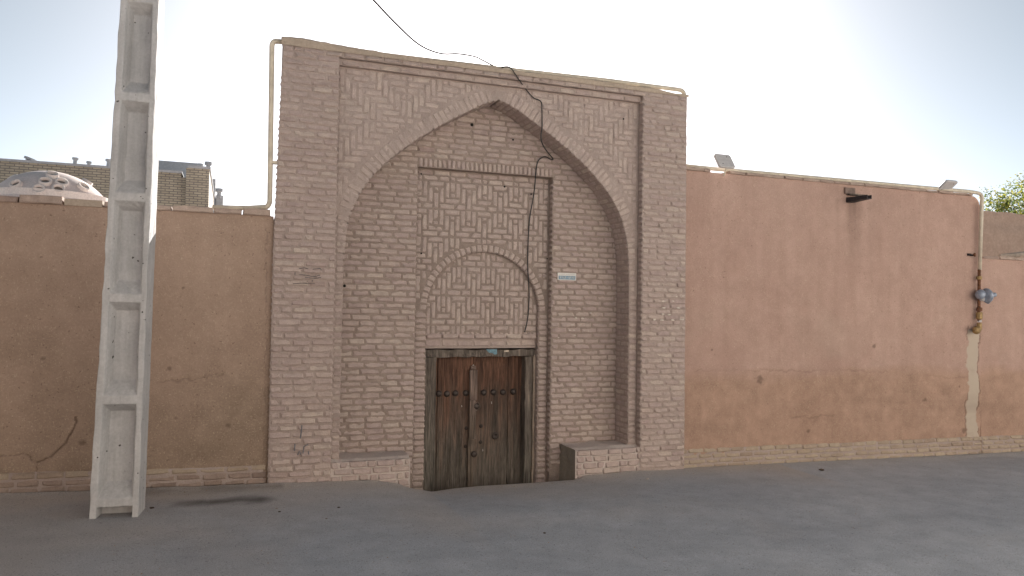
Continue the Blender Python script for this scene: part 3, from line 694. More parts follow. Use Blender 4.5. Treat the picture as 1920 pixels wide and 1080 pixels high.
def base_courses(o, x0, x1, zf, n, y, bm_=None):
    for k in range(n):
        x = x0 - .1 * (k % 2)
        while x < x1:
            L = .215 * rng.uniform(.85, 1.1); a, b = max(x, x0), min(x + L, x1)
            z = zf((a + b) / 2) + .025 + k * .062 + rng.uniform(-.004, .004)
            if b - a > .03: LB.add(((a + b) / 2, y - rng.uniform(-.006, .006), z), b - a - .012, .049 + rng.uniform(-.003, .003), .07, v=(.006, 0, 1), parent=o, mat=bm_ if bm_ and k < n - 1 else M_BASEBR)
            x += L
    px, py, pz = o.location; U = np.arange(x0, x1, .04); V = np.linspace(-.1, n * .062 + .004, 12)
    gm = grid_mesh('base_mortar', U, V, lambda u, v: (u - px, y + .008 + vnoise(u, v, .05, 60) * .004 + (v > n * .062 - .001) * .03 - py, np.vectorize(zf)(u) + v - pz), M_MORT); link('base_mortar', gm, o)
base_courses(lwall, -5.4, -.005, lambda x: float(np.interp(x, [-2.2, -.1], [.03, -.015])), 3, .038, M_BASEDK)
base_courses(rwall, W + .005, 9.55, lambda x: float(np.interp(x, [4.7, 9.1, 10.4], [-.17, -.235, -.258])), 4, .082)
base_courses(rwall2, 9.56, 11.6, lambda x: float(np.interp(x, [9.1, 10.4], [-.235, -.258])), 4, .09)
LB.emit(400, gate, 'base_brickwork', M_BASEBR)
# coping bricks lying on the wall tops
def coping(o, x0, x1, z, y, Lr, gap=.0, th=.04):
    x = x0
    while x < x1 - .05:
        L = min(rng.uniform(*Lr), x1 - x); g = rng.random() < gap
        if not g:
            t = th * rng.uniform(.8, 1.2); b = MB(); vs, fs = brick_geom(L - .004, t, .26, rng); b.add(vs, fs)
            ob = link('coping_brick', b.mesh('coping_brick', M_COPE), o)
            ob.location = rel(o, (x + L / 2, y - .018 - rng.uniform(0, .02), z + t / 2)); ob.rotation_euler = (rng.uniform(-.015, .015), rng.uniform(-.02, .02), rng.uniform(-.03, .03))
        x += L
coping(lwall, -5.0, -1.78, 2.546, .06, (.24, .42), th=.064)
cs = MB(); cs.box(-.15, .15, -.02, .24, 0, .06); cst = cs.build('sunlit_gap_block', M_MUD, lwall); cst.location = rel(lwall, (-1.62, .07, 2.546)); cst['label'] = 'pale cream block standing in for a sunlit patch in the coping gap'  # pale colour stands in for sunlit plaster glimpsed through a gap in the coping
coping(lwall, -1.46, -.02, 2.546, .06, (.2, .36), th=.06)
coping(rwall, W + .01, 5.02, 3.372, .10, (.2, .3), th=.035)
coping(rwall, 5.30, 9.38, 3.372, .10, (.2, .32), th=.035)
coping(rwall2, 9.6, 13.5, 2.50, .115, (.2, .34), th=.04)
M_STONE_LOG = simple('bleached_wood', (.30, .25, .21), .9, 0, .3, 12)
mo = MB(); mo.tube([(.35, 0, .05), (.7, .03, .07), (1.0, .08, .10), (1.5, .02, .13)], [.02, .04, .045, .03], 7); stk = mo.build('dry_log', M_STONE_LOG); stk.location = (9.85, .3, 2.53); tag(stk, 'grey dry log lying on top of the lower plastered wall', 'log')

# ------------------------------------------------------------------ door
DX0, DX1, DZ1 = 1.655, 2.965, 1.219
door = empty('wooden_door', (2.3, .62, -.60), 'old brown double wooden door with round iron studs in a weathered frame', 'door')
def dbox(name, x0, x1, y0, y1, z0, z1, mat, parent=door, jit=.004, bev=.004):
    bm = bmesh.new(); b = MB(); b.box(0, 1, 0, 1, 0, 1); nz = max(2, int((z1 - z0) / .09)); nx = max(2, int((x1 - x0) / .09))
    bmesh.ops.create_grid(bm, x_segments=1, y_segments=1, size=.5); bm.clear()
    if (z1 - z0) >= (x1 - x0):
        secs = [(z0 + (z1 - z0) * k / nz) for k in range(nz + 1)]
        rings = [[bm.verts.new((x + rng.uniform(-jit, jit), y + (rng.uniform(-jit, jit) if y == y0 else 0), z)) for x, y in ((x0, y0), (x1, y0), (x1, y1), (x0, y1))] for z in secs]
    else:
        secs = [(x0 + (x1 - x0) * k / nx) for k in range(nx + 1)]
        rings = [[bm.verts.new((x, y + (rng.uniform(-jit, jit) if y == y0 else 0), z + rng.uniform(-jit, jit))) for z, y in ((z1, y0), (z0, y0), (z0, y1), (z1, y1))] for x in secs]
    for a, c in zip(rings[:-1], rings[1:]):
        for k in range(4): bm.faces.new((a[k], a[(k + 1) % 4], c[(k + 1) % 4], c[k]))
    bm.faces.new(rings[0][::-1]); bm.faces.new(rings[-1]); bmesh.ops.recalc_face_normals(bm, faces=bm.faces)
    m = bpy.data.meshes.new(name); bm.to_mesh(m); bm.free(); m.materials.append(mat)
    off = Vector(door.location); m.transform(Matrix.Translation(-off)); o = link(name, m, parent)
    md = o.modifiers.new('b', 'BEVEL'); md.width = bev; md.segments = 1; md.limit_method = 'ANGLE'; return o
LYF = .607
dbox('frame_lintel', DX0, DX1 + .03, .60, .785, 1.14, DZ1, M_FRAME, jit=.010)
dbox('frame_post', DX0 + .012, 1.795, LYF, .79, -.60, 1.139, M_FRAME)
dbox('frame_post', 2.862, 2.948, LYF, .79, -.60, 1.139, M_FRAME, jit=.006)
dbox('jamb_fillet', 2.960, 2.982, .60, .78, -.60, 1.16, M_MUD, jit=.006)
dbox('jamb_fillet', DX0 - .012, DX0 + .008, .585, .70, -.44, 1.14, M_MUD)
LY = .725; LYF = .607
lleaf = dbox('plank', 1.80, 1.842, LY + .004, .765, -.60, 1.136, M_WOOD); dbox('plank', 1.845, 2.262, LY, .765, -.60, 1.136, M_WOOD)
dbox('plank', 2.267, 2.690, LY + .002, .765, -.60, 1.136, M_WOOD); dbox('plank', 2.697, 2.862, LY + .006, .765, -.60, 1.136, M_WOOD)
stile = dbox('meeting_stile', 2.215, 2.30, LY - .045, LY - .002, .64, .985, M_STILE)
dbox('meeting_stile', 2.212, 2.288, LY - .055, LY - .002, .20, .638, M_STILE); dbox('meeting_stile', 2.205, 2.272, LY - .042, LY - .002, -.60, .198, M_STILE)
dbox('stile_cap', 2.230, 2.290, LY - .028, LY - .002, .99, 1.03, M_STILE)
def dome_stud(px, py, r, Y, name='stud', mat=M_IRON, hh=.5):
    p = P(px, py, Y); mb = MB(); prof = [(r * math.cos(a), r * hh * math.sin(a)) for a in np.linspace(0, math.pi / 2 * .96, 6)]
    mb.lathe([(r * 1.02, -.012)] + prof, np.array((p[0], Y, p[2])) - np.array(door.location), (0, -1, 0), 14); return mb.build(name, mat, door, True)
for px, py in ((823, 738), (838, 738.5), (854, 737.5), (873, 737), (907, 736), (925, 735.5), (943, 735.5), (962.5, 734.5)): dome_stud(px, py, .037, LY, hh=.55)
for px, py in ((874, 803), (873, 837), (902, 799), (901, 829)): dome_stud(px, py, .022, LY, hh=.6)
for px, py, Y in ((893, 762, LY - .052), (889, 852, LY - .05)): dome_stud(px, py, .036, Y, 'boss', M_IRON, .35)
for px, py, Y in ((893, 762, LY - .054),):
    p = P(px, py, Y); mb = MB(); c = np.array((p[0], Y, p[2])) - np.array(door.location)
    mb.tube([c + .044 * np.array((math.cos(a), 0, math.sin(a))) for a in np.linspace(0, 2 * math.pi, 22)], .007, 6); mb.build('ring', M_STILE, door, True)
p = P(928, 817, LY); mb = MB(); c = np.array((p[0], LY - .004, p[2])) - np.array(door.location); mb.lathe([(.042, 0), (.042, .008), (.022, .012), (.018, .004)], c, (0, -1, 0), 14); mb.build('keyhole_plate', M_IRON, door, True)
def flat_poly(name, pts, Y, mat, parent, off):       # thin painted or pasted shape on a face
    mb = MB(); n = len(pts); fr = [np.array((x, Y, z)) - off for x, z in pts]; bk = [q + np.array((0, .003, 0)) for q in fr]
    mb.add(fr + bk, [tuple(range(n))[::-1], tuple(range(n, 2 * n))] + [(k, (k + 1) % n, n + (k + 1) % n, n + k) for k in range(n)]); return mb.build(name, mat, parent)
M_BLUE = simple('torn_blue_sticker', (.10, .20, .25), .5, 0, .4, 60); M_TAG = simple('cream_tag', (.55, .45, .35), .6); M_CHALK = simple('white_paint_mark', (.60, .56, .52), .8, 0, .3, 80)
off = np.array(door.location)
YL = .590
flat_poly('sticker', [(P(x, y, YL)[0], P(x, y, YL)[2]) for x, y in ((911, 655), (932, 654.5), (932, 664), (928, 665), (924, 662.5), (917, 661.5))], YL, M_BLUE, door, off)
flat_poly('tag', [(P(x, y, YL)[0], P(x, y, YL)[2]) for x, y in ((945.5, 657), (954, 656.5), (954, 659.5), (945.5, 660))], YL, M_TAG, door, off)
YM = LY - .009
flat_poly('paint_mark', [(P(x, y, YM)[0], P(x, y, YM)[2]) for x, y in ((885, 691), (887.5, 688), (890, 691), (889, 692), (886, 692))], YM, M_CHALK, door, off)
mb = MB(); mb.tube([np.array((P(x, y, YM)[0], YM, P(x, y, YM)[2])) - off for x, y in ((886, 685), (888, 684), (888.5, 686), (886.5, 688))], .004, 5); mb.build('paint_mark', M_CHALK, door)
for pts in (((921.5, 753), (921.8, 757)), ((865.5, 760), (866, 763)), ((905, 842), (905.3, 846))):
    mb = MB(); mb.tube([np.array((P(x, y, YM)[0], YM, P(x, y, YM)[2])) - off for x, y in pts], .003, 5); mb.build('paint_mark', M_CHALK, door)

# ------------------------------------------------------------------ number plate and scrawls
pc = P(1062, 519, YN - .008); plate = empty('number_plate', tuple(pc), 'small white and blue number plate on the niche brickwork', 'plate')
x0, x1 = P(1045, 519, YN)[0], P(1079.5, 519, YN)[0]; zt, zb, zm = P(1062, 511.8, YN)[2], P(1062, 525.5, YN)[2], P(1062, 517.3, YN)[2]
M_PLW = simple('plate_white', (.62, .60, .57), .4, 0, .1, 60); M_PLB = simple('plate_blue', (.17, .27, .36), .4, 0, .2, 60)
mb = MB(); mb.box(x0 - pc[0], x1 - pc[0], -.004, .008, zb - pc[2], zt - pc[2]); mb.build('backing', M_PLW, plate)
mb = MB(); mb.box(x0 + .012 - pc[0], x1 - .012 - pc[0], -.008, -.0045, zb + .008 - pc[2], zm - pc[2]); mb.build('blue_field', M_PLB, plate)
gl = {0: [[(.5, .25), (.75, .5), (.5, .75), (.25, .5), (.5, .25)]], 1: [[(.5, .1), (.5, .9)]], 2: [[(.25, .1), (.25, .9), (.5, .65), (.75, .9)]], 7: [[(.15, .9), (.5, .1), (.85, .9)]], 8: [[(.15, .1), (.5, .9), (.85, .1)]], 9: [[(.7, .1), (.7, .7), (.4, .9), (.3, .65), (.7, .6)]], -1: [[(.2, .5), (.8, .5)]]}
cw = (x1 - x0 - .045) / 9; ch = (zm - zb) * .62
for k, g in enumerate([1, 7, 8, 2, -1, 9, 2, 7, 7]):
    mb = MB()
    for st in gl[g]: mb.tube([(x0 + .022 + (k + .1 + px * .8) * cw - pc[0], -.009, zb + .014 + pz * ch - pc[2]) for px, pz in st], .0026, 4)
    mb.build('digit', M_PLW, plate)
for (xa, xb) in ((.1, .38), (.45, .9)):
    mb = MB(); mb.tube([(x0 + (x1 - x0) * t - pc[0], -.0045, (zt + zm) / 2 + .003 * math.sin(t * 60) - pc[2]) for t in np.linspace(xa, xb, 14)], .002, 4); mb.build('lettering', simple('plate_grey_print', (.35, .34, .33), .5), plate)
M_SCR = simple('faded_black_paint', (.13, .115, .115), .9, 0, .4, 60); M_SCG = simple('grey_blue_paint', (.17, .17, .19), .9, 0, .4, 60); M_SCW = simple('white_paint_flake', (.62, .56, .50), .85, 0, .25, 60)
def scrawl(strokes, Y, mat, label, r=.0045):
    c = P(strokes[0][0][0], strokes[0][0][1], Y); mb = MB()
    for s in strokes: mb.tube([np.array((P(x, y, Y)[0], Y - .006, P(x, y, Y)[2])) - c for x, y in s], r, 5)
    o = mb.build('painted_scrawl', mat); o.location = c; return tag(o, label, 'graffiti')
scrawl([[(561, 515), (575, 516), (588, 519), (600, 516)], [(560, 504), (570, 502), (578, 504)], [(549, 532), (565, 531), (590, 531)], [(562, 528), (563, 529)], [(575, 528), (577, 527)], [(585, 529), (586, 525)], [(553, 510), (553, 516)], [(586, 505), (600, 503), (603, 507)], [(572, 520), (590, 522), (602, 520)]], -.002, M_SCR, 'faded black scrawl at mid-height on the left pilaster', .0035)
scrawl([[(566, 797), (565, 808), (563, 822)], [(553, 832), (552, 845)], [(578, 833), (570, 837), (568, 850)], [(558, 853), (561, 845), (564, 852)], [(578, 846), (579, 852)]], -.002, M_SCG, 'faint grey-blue scrawl low on the left pilaster', .006)
def flakes(lst, Y, label, mat=M_SCW):
    c = P(lst[0][0], lst[0][1], Y); mb = MB()
    for (x, y, w, h) in lst:
        p = P(x, y, Y) - c; n = 7; sw, sh = w * .0065, h * .0056
        rr = [rng.uniform(.6, 1.1) for _ in range(n)]
        fr = [p + np.array((math.cos(2 * math.pi * k / n) * sw * rr[k], -.008, math.sin(2 * math.pi * k / n) * sh * rr[k])) for k in range(n)]
        mb.add(fr + [q + np.array((0, .008, 0)) for q in fr], [tuple(range(n - 1, -1, -1))] + [(k, (k + 1) % n, n + (k + 1) % n, n + k) for k in range(n)])
    o = mb.build('paint_flakes', mat); o.location = c; return tag(o, label, 'graffiti')
flakes([(1244, 565, 4, 1.6), (1262, 565, 3, 1.8), (1244, 577, 4, 1.7), (1272, 577.5, 5, 1.8), (1243, 589, 3.5, 1.6), (1254, 590, 4, 1.3), (1227, 599, 3, 2.4), (1241, 600, 5, 1.6), (1261, 600, 4, 2), (1278, 599, 6, 1.6), (1268, 556, 2, 1), (1280, 555, 2.5, 1.2)], -.002, 'white paint remnants flaking off the right pilaster')
flakes([(1080, 596, 3, 2), (1092, 597, 3.5, 1.8), (1107, 587, 3, 1), (1073, 609, 4, .9), (1089, 609, 2.5, .8), (1068, 619, 2, 1.6), (1076, 619, 3, 1), (1103, 621, 1.5, .9), (1077, 628.5, 2.5, 1.2), (1047, 633, 2, 1), (1095, 610, 1.2, .7)], YN - .002, 'white paint flecks on the niche wall below the number plate')

# ------------------------------------------------------------------ gas pipe and fittings
PR = .025
gp = empty('gas_pipe', (-.06, .06, 2.65), 'long cream gas pipe climbing over the portal and along the wall tops', 'pipe')
def prun(name, pts, r=PR, mat=M_PIPE, fr=.09, n=10, parent=gp):
    mb = MB(); off = np.array(parent.location); mb.tube([np.array(p) - off for p in fillet(pts, fr)], r, n); return mb.build(name, mat, parent, True)
xl_t = P(509, 120, .05)[0]; xl_b = P(507, 330, .05)[0]
prun('pipe_run', [(-.55, .30, 2.632), (-.25, .22, 2.632), (xl_b - .02, .06, 2.636), (xl_b, .05, 2.68), (xl_t, .05, 4.255), (.06, .10, 4.275), (1.2, .16, 4.30), (2.4, .12, 4.305), (3.6, .055, 4.308), (W - .015, .045, 4.308), (W - .005, .07, 4.05), (W - .01, .30, 3.7), (W + .0, .30, 3.47), (W + .25, .13, 3.425), (6.6, .13, 3.43), (8.6, .12, 3.435), (9.30, .06, 3.425), (P(1842, 363, .03)[0], .035, 3.405), (P(1837, 510, .035)[0], .035, 2.33)], fr=.075)
for k, (x, z) in enumerate(((-.01, 3.07),)):
    mb = MB(); mb.box(-.045, .03, -.03, .05, -.012, .012); o = mb.build('clamp', M_PIPE, gp); o.location = rel(gp, (xl_b + (xl_t - xl_b) * (z - 2.7) / 1.55 + .035, .05, z))
xr = P(1836, 520, .035)[0]
prun('rusty_pipe', [(xr, .035, 2.335), (xr - .01, .035, 1.62)], .021, M_RUST, n=10)
def zat(py): return P(1836, py, .035)[2]
for py, r, h, mat in ((521, .038, .05, M_BRASS), (580, .038, .055, M_RUST), (592, .042, .10, M_BRASS), (602, .03, .03, M_WHITE), (612, .034, .10, M_BRASS)):
    mb = MB(); z = zat(py); mb.lathe([(r * .8, -h / 2), (r, -h * .35), (r, h * .35), (r * .8, h / 2)], (xr - gp.location[0], .035 - gp.location[1], z - gp.location[2]), (0, 0, 1), 8); mb.build('fitting', mat, gp)
mb = MB(); z = zat(619); c = np.array((xr - .09, .02, z)) - np.array(gp.location); mb.lathe([(.055, 0), (.058, .02), (.045, .05), (.025, .06)], c, (-.3, -1, 0), 12); mb.tube([c, c + np.array((.1, .02, .01))], .03, 8); mb.build('elbow', M_BRASS, gp, True)
reg = empty('gas_regulator', (xr, .0, zat(554) - .07), 'grey saucer-shaped gas regulator on the rusty end of the pipe', 'regulator')
def rlathe(name, prof, o, ax, mat=M_REG, n=18):
    mb = MB(); mb.lathe(prof, o, ax, n); return mb.build(name, mat, reg, True)
rz = .07
rlathe('diaphragm_case', [(.03, .03), (.10, .05), (.125, .07), (.125, .085), (.11, .11), (.07, .15), (.045, .165)], (0, -.02, rz), (.92, -.2, .12))
rlathe('spring_cap', [(.036, .16), (.036, .23), (.028, .24)], (0, -.02, rz), (.92, -.2, .12), M_REG)
rlathe('rear_case', [(.03, .02), (.07, .04), (.085, .06), (.07, .10), (.03, .125)], (0, -.02, rz + .02), (-.95, -.1, .1))
rlathe('valve_body', [(.032, -.08), (.04, -.04), (.04, .05), (.032, .08)], (0, -.01, rz), (0, 0, 1), M_WHITE)
rlathe('relief_cap', [(.03, .02), (.04, .05), (.03, .12), (.02, .13)], (.03, -.02, rz - .02), (.7, -.2, -.75))
reg.scale = (.84, .84, .84)
# flood lights on the right wall, seen from the rear
def flood(center, up, right, w, h, label):
    up = Vector(up).normalized(); right = Vector(right); right = (right - up * right.dot(up)).normalized(); nn = right.cross(up)
    o = empty('flood_light', tuple(center), label, 'light'); mb = MB(); r = .03; pts = []
    for cx, cy, a0 in ((w / 2 - r, h / 2 - r, 0), (-w / 2 + r, h / 2 - r, 90), (-w / 2 + r, -h / 2 + r, 180), (w / 2 - r, -h / 2 + r, 270)):
        for k in range(5):
            a = math.radians(a0 + k * 22.5); pts.append((cx + r * math.cos(a), cy + r * math.sin(a)))
    n = len(pts); lay_ = lambda d, s: [right * (x * s) + up * (y * s) + nn * d for x, y in pts]
    mb.add(lay_(-.004, .95) + lay_(.004, 1) + lay_(.026, 1) + lay_(.032, .93), [tuple(range(n - 1, -1, -1))] + [(j * n + k, j * n + (k + 1) % n, (j + 1) * n + (k + 1) % n, (j + 1) * n + k) for j in range(3) for k in range(n)] + [tuple(3 * n + k for k in range(n))])
    mb.build('housing', M_WHITE, o)
    for sx, sy in ((.05, .06), (-.06, -.06)):
        b = MB(); b.lathe([(.006, 0), (.006, .006)], right * sx * .9 + up * sy + nn * .030, nn, 8); b.build('screw', M_DARK, o)
    b = MB(); q = -up * (h * .42); b.tube([q, q - Vector((0, -.02, .05)), q + Vector((0, .05, -.09))], .012, 6); b.build('bracket', M_PIPE, o); return o
c1 = P(1357, 304, .08); flood(c1, (0, .55, .83), (1, 0, 0), .235, .215, 'pale square flood light standing over the gap beside the portal'); c2 = P(1775, 347, .05)
flood(c2, (0, -.80, .55), (1, 0, 0), .22, .20, 'flood light tilted nearly flat near the far end of the tall pinkish wall')
# rain spout
sp = P(1592, 372, .1); spo = empty('rain_spout', tuple(sp), 'dark rain spout jutting from a hole in the pinkish wall', 'spout')
mb = MB()
prof = [(-.055, -.04), (.055, -.04), (.055, .03), (.04, .03), (.04, -.028), (-.04, -.028), (-.04, .03), (-.055, .03)]; secs = [(.15, -.01, .95), (-.04, -.022, .95), (-.17, -.02, .8), (-.33, -.02, .7)]; vs = []
for y, dz, s in secs: vs += [(x * s - .02 * y, y, z * s + dz) for x, z in prof]
mb.add(vs, [(j * 8 + k, j * 8 + (k + 1) % 8, (j + 1) * 8 + (k + 1) % 8, (j + 1) * 8 + k) for j in range(3) for k in range(8)] + [tuple(range(7, -1, -1)), tuple(24 + k for k in range(8))]); mb.build('trough', M_DARK, spo)
mb = MB(); mb.box(-.09, .075, -.03, .12, .055, .135); mb.build('hole_block', simple('spout_block', (.18, .13, .11), .9), spo)
mb = MB(); mb.box(-.05, .20, -.07, .1, .038, .053); mb.build('slat', M_FRAME, spo)
# small bolt bracket
bp = P(1820, 478, .09); bk = empty('wall_bolt', tuple(bp), 'small rusty bolt bracket sticking out high on the wall near the pipe', 'bolt')
mb = MB(); mb.tube([(0, .05, 0), (0, -.03, -.005), (.012, -.045, .0)], .014, 7); mb.build('shank', M_DARK, bk); mb = MB(); mb.lathe([(.026, 0), (.026, .02)], (.01, -.042, 0), (.3, -1, 0), 6); mb.build('nut', M_RUST, bk); mb = MB(); mb.box(-.05, .0, -.012, .02, -.012, .018); mb.build('plate', M_DARK, bk)

# ------------------------------------------------------------------ cables
def cable(name, pts, label, r=.0070):
    pts = [np.array(p) for p in pts]; o = np.array(pts[0]); sp_ = smooth_curve([tuple(p) for p in pts], 6); mb = MB(); mb.tube([np.array(q) - o for q in sp_], [r * (1.2 if k < 62 else .85 if k < 95 else 1.0) for k in range(len(sp_))], 6)
    ob = mb.build(name, M_BLACK, None, True); ob.location = o; return tag(ob, label, 'cable')
cable('electric_cable', [P(560, -130, -2.2), P(640, -60, -1.5), P(700, 0, -1.0), P(740, 42, -.7), P(785, 83, -.4), P(825, 100, -.15), P(860, 101, -.06), P(890, 106, -.02), P(905, 113, .0), (P(935, 118, .1)[0], .15, 4.325), P(955, 126, -.03), P(968, 142, -.02), P(985, 166, .08), P(1000, 183, .085), P(1014, 190, .085), P(1016, 205, .085), P(1016.5, 235, .085), P(1014.5, 258, .088), P(1018, 272, .13), P(1028, 287, .27), P(1037, 298, .385), P(1031, 298, .388), P(1024, 294, .388), P(1017, 295, .388), P(1009, 302, .39), P(1005, 320, .392), P(1003, 345, .43), P(1000, 370, .48), P(993, 410, .485), P(990, 460, .488), P(989.5, 500, .49), P(992, 545, .50), P(991, 580, .535), P(988, 605, .54), P(983.5, 623, .543)], 'black electric cable sagging from above and hanging down the niche')

# ------------------------------------------------------------------ concrete pole
def pole():
    base = np.array((-1.16, -.98, 0.0)); base[2] = float(ground_z(base[0], base[1])) - .03
    o = empty('utility_pole', tuple(base), 'tall pale concrete pole with stepped recessed panels beside the brown wall', 'pole')
    H = 9.2; zb = 0.0
    xl = lambda z: -.196 + z * .0277; xr_ = lambda z: .150 + z * .0105; T = lambda z: .29 - z * .004
    ribs = [.115 + .795 * k for k in range(11)]
    bm = bmesh.new(); V = lambda x, y, z: bm.verts.new((x, y, z))
    def quad(*p): bm.faces.new([V(*q) for q in p])
    fl = lambda z: xl(z) + .050 - z * .001; fr_ = lambda z: xr_(z) - .043 + z * .001
    zs = [0.0]; segs = [(0.0, ribs[0], 'leg')]
    for k in range(len(ribs) - 1): segs += [(ribs[k], ribs[k] + .065, 'rib'), (ribs[k] + .065, ribs[k + 1], 'rec')]
    segs.append((ribs[-1], H, 'rib'))
    for a, c, kind in segs:
        quad((xl(a), 0, a), (fl(a), 0, a), (fl(c), 0, c), (xl(c), 0, c)); quad((fr_(a), 0, a), (xr_(a), 0, a), (xr_(c), 0, c), (fr_(c), 0, c))
        quad((xr_(a), 0, a), (xr_(a), T(a), a), (xr_(c), T(c), c), (xr_(c), 0, c)); quad((xl(a) + .012, T(a), a), (xl(a), 0, a), (xl(c), 0, c), (xl(c) + .012, T(c), c))
        quad((xr_(a), T(a), a), (xl(a) + .012, T(a), a), (xl(c) + .012, T(c), c), (xr_(c), T(c), c))
        if kind == 'rib': quad((fl(a), 0, a), (fr_(a), 0, a), (fr_(c), 0, c), (fl(c), 0, c))
        else:
            dep = .115 if kind == 'rec' else .16
            if kind == 'rec': i0, i1, dx = a + .115, c - .065, .036
            else: i0, i1, dx = a, c - .002, .004
            A = (fl(a), 0, a); Bq = (fr_(a), 0, a); Cq = (fr_(c), 0, c); D = (fl(c), 0, c)
            a2 = (fl(i0) + dx, dep, i0); b2 = (fr_(i0) - dx * .8, dep, i0); c2_ = (fr_(i1) - dx * .8, dep, i1); d2 = (fl(i1) + dx, dep, i1)
            quad(A, Bq, b2, a2); quad(Bq, Cq, c2_, b2); quad(Cq, D, d2, c2_); quad(D, A, a2, d2); quad(a2, b2, c2_, d2)
    quad((xl(H), 0, H), (xr_(H), 0, H), (xr_(H), T(H), H), (xl(H) + .012, T(H), H))
    bmesh.ops.remove_doubles(bm, verts=bm.verts, dist=.0005); bmesh.ops.recalc_face_normals(bm, faces=bm.faces)
    # cut into short lengths and wear the arrises
    long_e = [e for e in bm.edges if e.calc_length() > .2]; bmesh.ops.subdivide_edges(bm, edges=long_e, cuts=7, use_grid_fill=True)
    for v in bm.verts:
        on_edge = abs(v.co.y) < 1e-4 and (abs(v.co.x - xl(v.co.z)) < 1e-3 or abs(v.co.x - xr_(v.co.z)) < 1e-3)
        w = .006 if on_edge else .0022; v.co.x += rng.uniform(-w, w); v.co.y += rng.uniform(-.002, .004)
    m = bpy.data.meshes.new('shaft'); bm.to_mesh(m); bm.free(); m.materials.append(M_CONC); s = link('shaft', m, o)
    md = s.modifiers.new('bevel', 'BEVEL'); md.width = .007; md.segments = 2; md.limit_method = 'ANGLE'; md.angle_limit = math.radians(32)
    o.rotation_euler = (0, 0, math.radians(-5.0)); return o
pole()
# litter and stones on the road
M_STONE = simple('pale_pebble', (.30, .27, .25), .9); M_LEAF = simple('dry_leaf', (.07, .05, .035), .8)
def gpt(px, py):
    d = ray(px, py); t = 3.0
    for _ in range(60):
        p = CAM + d * t; t -= (p[2] - float(ground_z(p[0], p[1]))) / d[2]
    return CAM + d * t
for (px, py, s, m, nm, lb) in ((285, 953, .030, M_LEAF, 'dry_leaf', 'black scrap lying at the right foot of the concrete pole'), (1214, 899, .028, M_STONE, 'pebble', 'pale pebble on the road before the right pilaster'), (519, 954, .018, M_STONE, 'pebble', 'tiny white pebble on the road before the left pilaster'), (612, 973, .016, M_STONE, 'pebble', 'tiny white pebble further out on the road before the left bench'), (635, 952, .022, M_LEAF, 'dry_leaf', 'small dark leaf on the road before the left bench'), (524, 960, .02, M_LEAF, 'dry_leaf', 'small dark leaf beside the tiny white pebble'), (1021, 1000, .022, M_LEAF, 'dry_leaf', 'small dark leaf in the road before the door'), (1540, 882, .05, M_LEAF, 'dry_leaf', 'thin dark twig scrap on the road by the pinkish wall')):
    p = gpt(px, py); s = s * .75; bm = bmesh.new(); bmesh.ops.create_icosphere(bm, subdivisions=1, radius=s)
    for v in bm.verts: v.co = Vector((v.co.x * rng.uniform(.7, 1.2), v.co.y * rng.uniform(.6, 1.1), max(-.3 * s, v.co.z * (.6 if m is M_STONE else .35) * rng.uniform(.7, 1.2))))
    me = bpy.data.meshes.new(nm); bm.to_mesh(me); bm.free(); me.materials.append(m); o = link(nm, me); o.location = (p[0], p[1], p[2] + .2 * s); tag(o, lb, 'pebble' if m is M_STONE else 'leaf')

# loose grit, thickest along the foot of the walls
gr = MB(); R3 = random.Random(8)
for k in range(1500):
    if k < 900: x, y = R3.uniform(-2.6, 10.0), -abs(R3.gauss(0, .16)) - .03
    else: x, y = R3.uniform(-3, 9), R3.uniform(-5.5, -.1)
    if 1.3 < x < 3.3 and y > -.1: continue
    s_ = R3.uniform(.003, .008) * (1.5 if R3.random() < .06 else 1); z = float(ground_z(x, y)) + s_ * .2; a = R3.uniform(0, 6.28); ca, sa = math.cos(a) * s_, math.sin(a) * s_
    gr.add([(x + ca, y + sa, z - s_ * .4), (x - sa * .8, y + ca * .8, z - s_ * .4), (x - ca * .9, y - sa * .9, z - s_ * .4), (x + sa * .7, y - ca * .7, z - s_ * .4), (x + ca * .2, y + sa * .3, z + s_ * .55)], [(0, 1, 4), (1, 2, 4), (2, 3, 4), (3, 0, 4)], R3.random())
gro = gr.build('grit', M_BASEBR); gro['kind'] = 'stuff'; gro['label'] = 'fine loose grit scattered on the road along the walls'; gro['category'] = 'grit'
# ------------------------------------------------------------------ bathhouse dome behind the left wall
M_DOME = earth_material('dome_plaster', (.68, .58, .54), (.74, .64, .60), 30, .2); M_RIM = earth_material('skylight_rim', (.76, .67, .62), (.80, .72, .66), 30, .2)
YD = 12.0; top = P(95, 322, YD); br = P(196, 372, YD); hgt = top[2] - br[2]; hw = br[0] - top[0]; RD = (hw * hw + hgt * hgt) / (2 * hgt); DC = np.array((top[0], YD, top[2] - RD)); zr = br[2] - .7
bath = empty('bathhouse', (top[0], YD, 0), 'low bathhouse with a pink plaster dome of round skylights behind the brown wall', 'bathhouse')
mb = MB(); mb.box(-7, 3.5, -3.0, 5, -.05, zr); mb.build('wall', M_DOME, bath)
mb = MB(); amax = math.acos((zr - .05 - DC[2]) / RD); prof = [(RD * math.sin(a), RD * math.cos(a)) for a in np.linspace(amax, .004, 22)]; mb.lathe(prof, DC - np.array(bath.location), (0, 0, 1), 56); dome = mb.build('dome', M_DOME, bath, True)
mb = MB(); mb.lathe([(hw * 1.10, -.6), (hw * 1.10, .045), (hw * .95, .06)], (0, 0, br[2] - .06), (0, 0, 1), 48); mb.build('dome_base', M_RIM, bath)
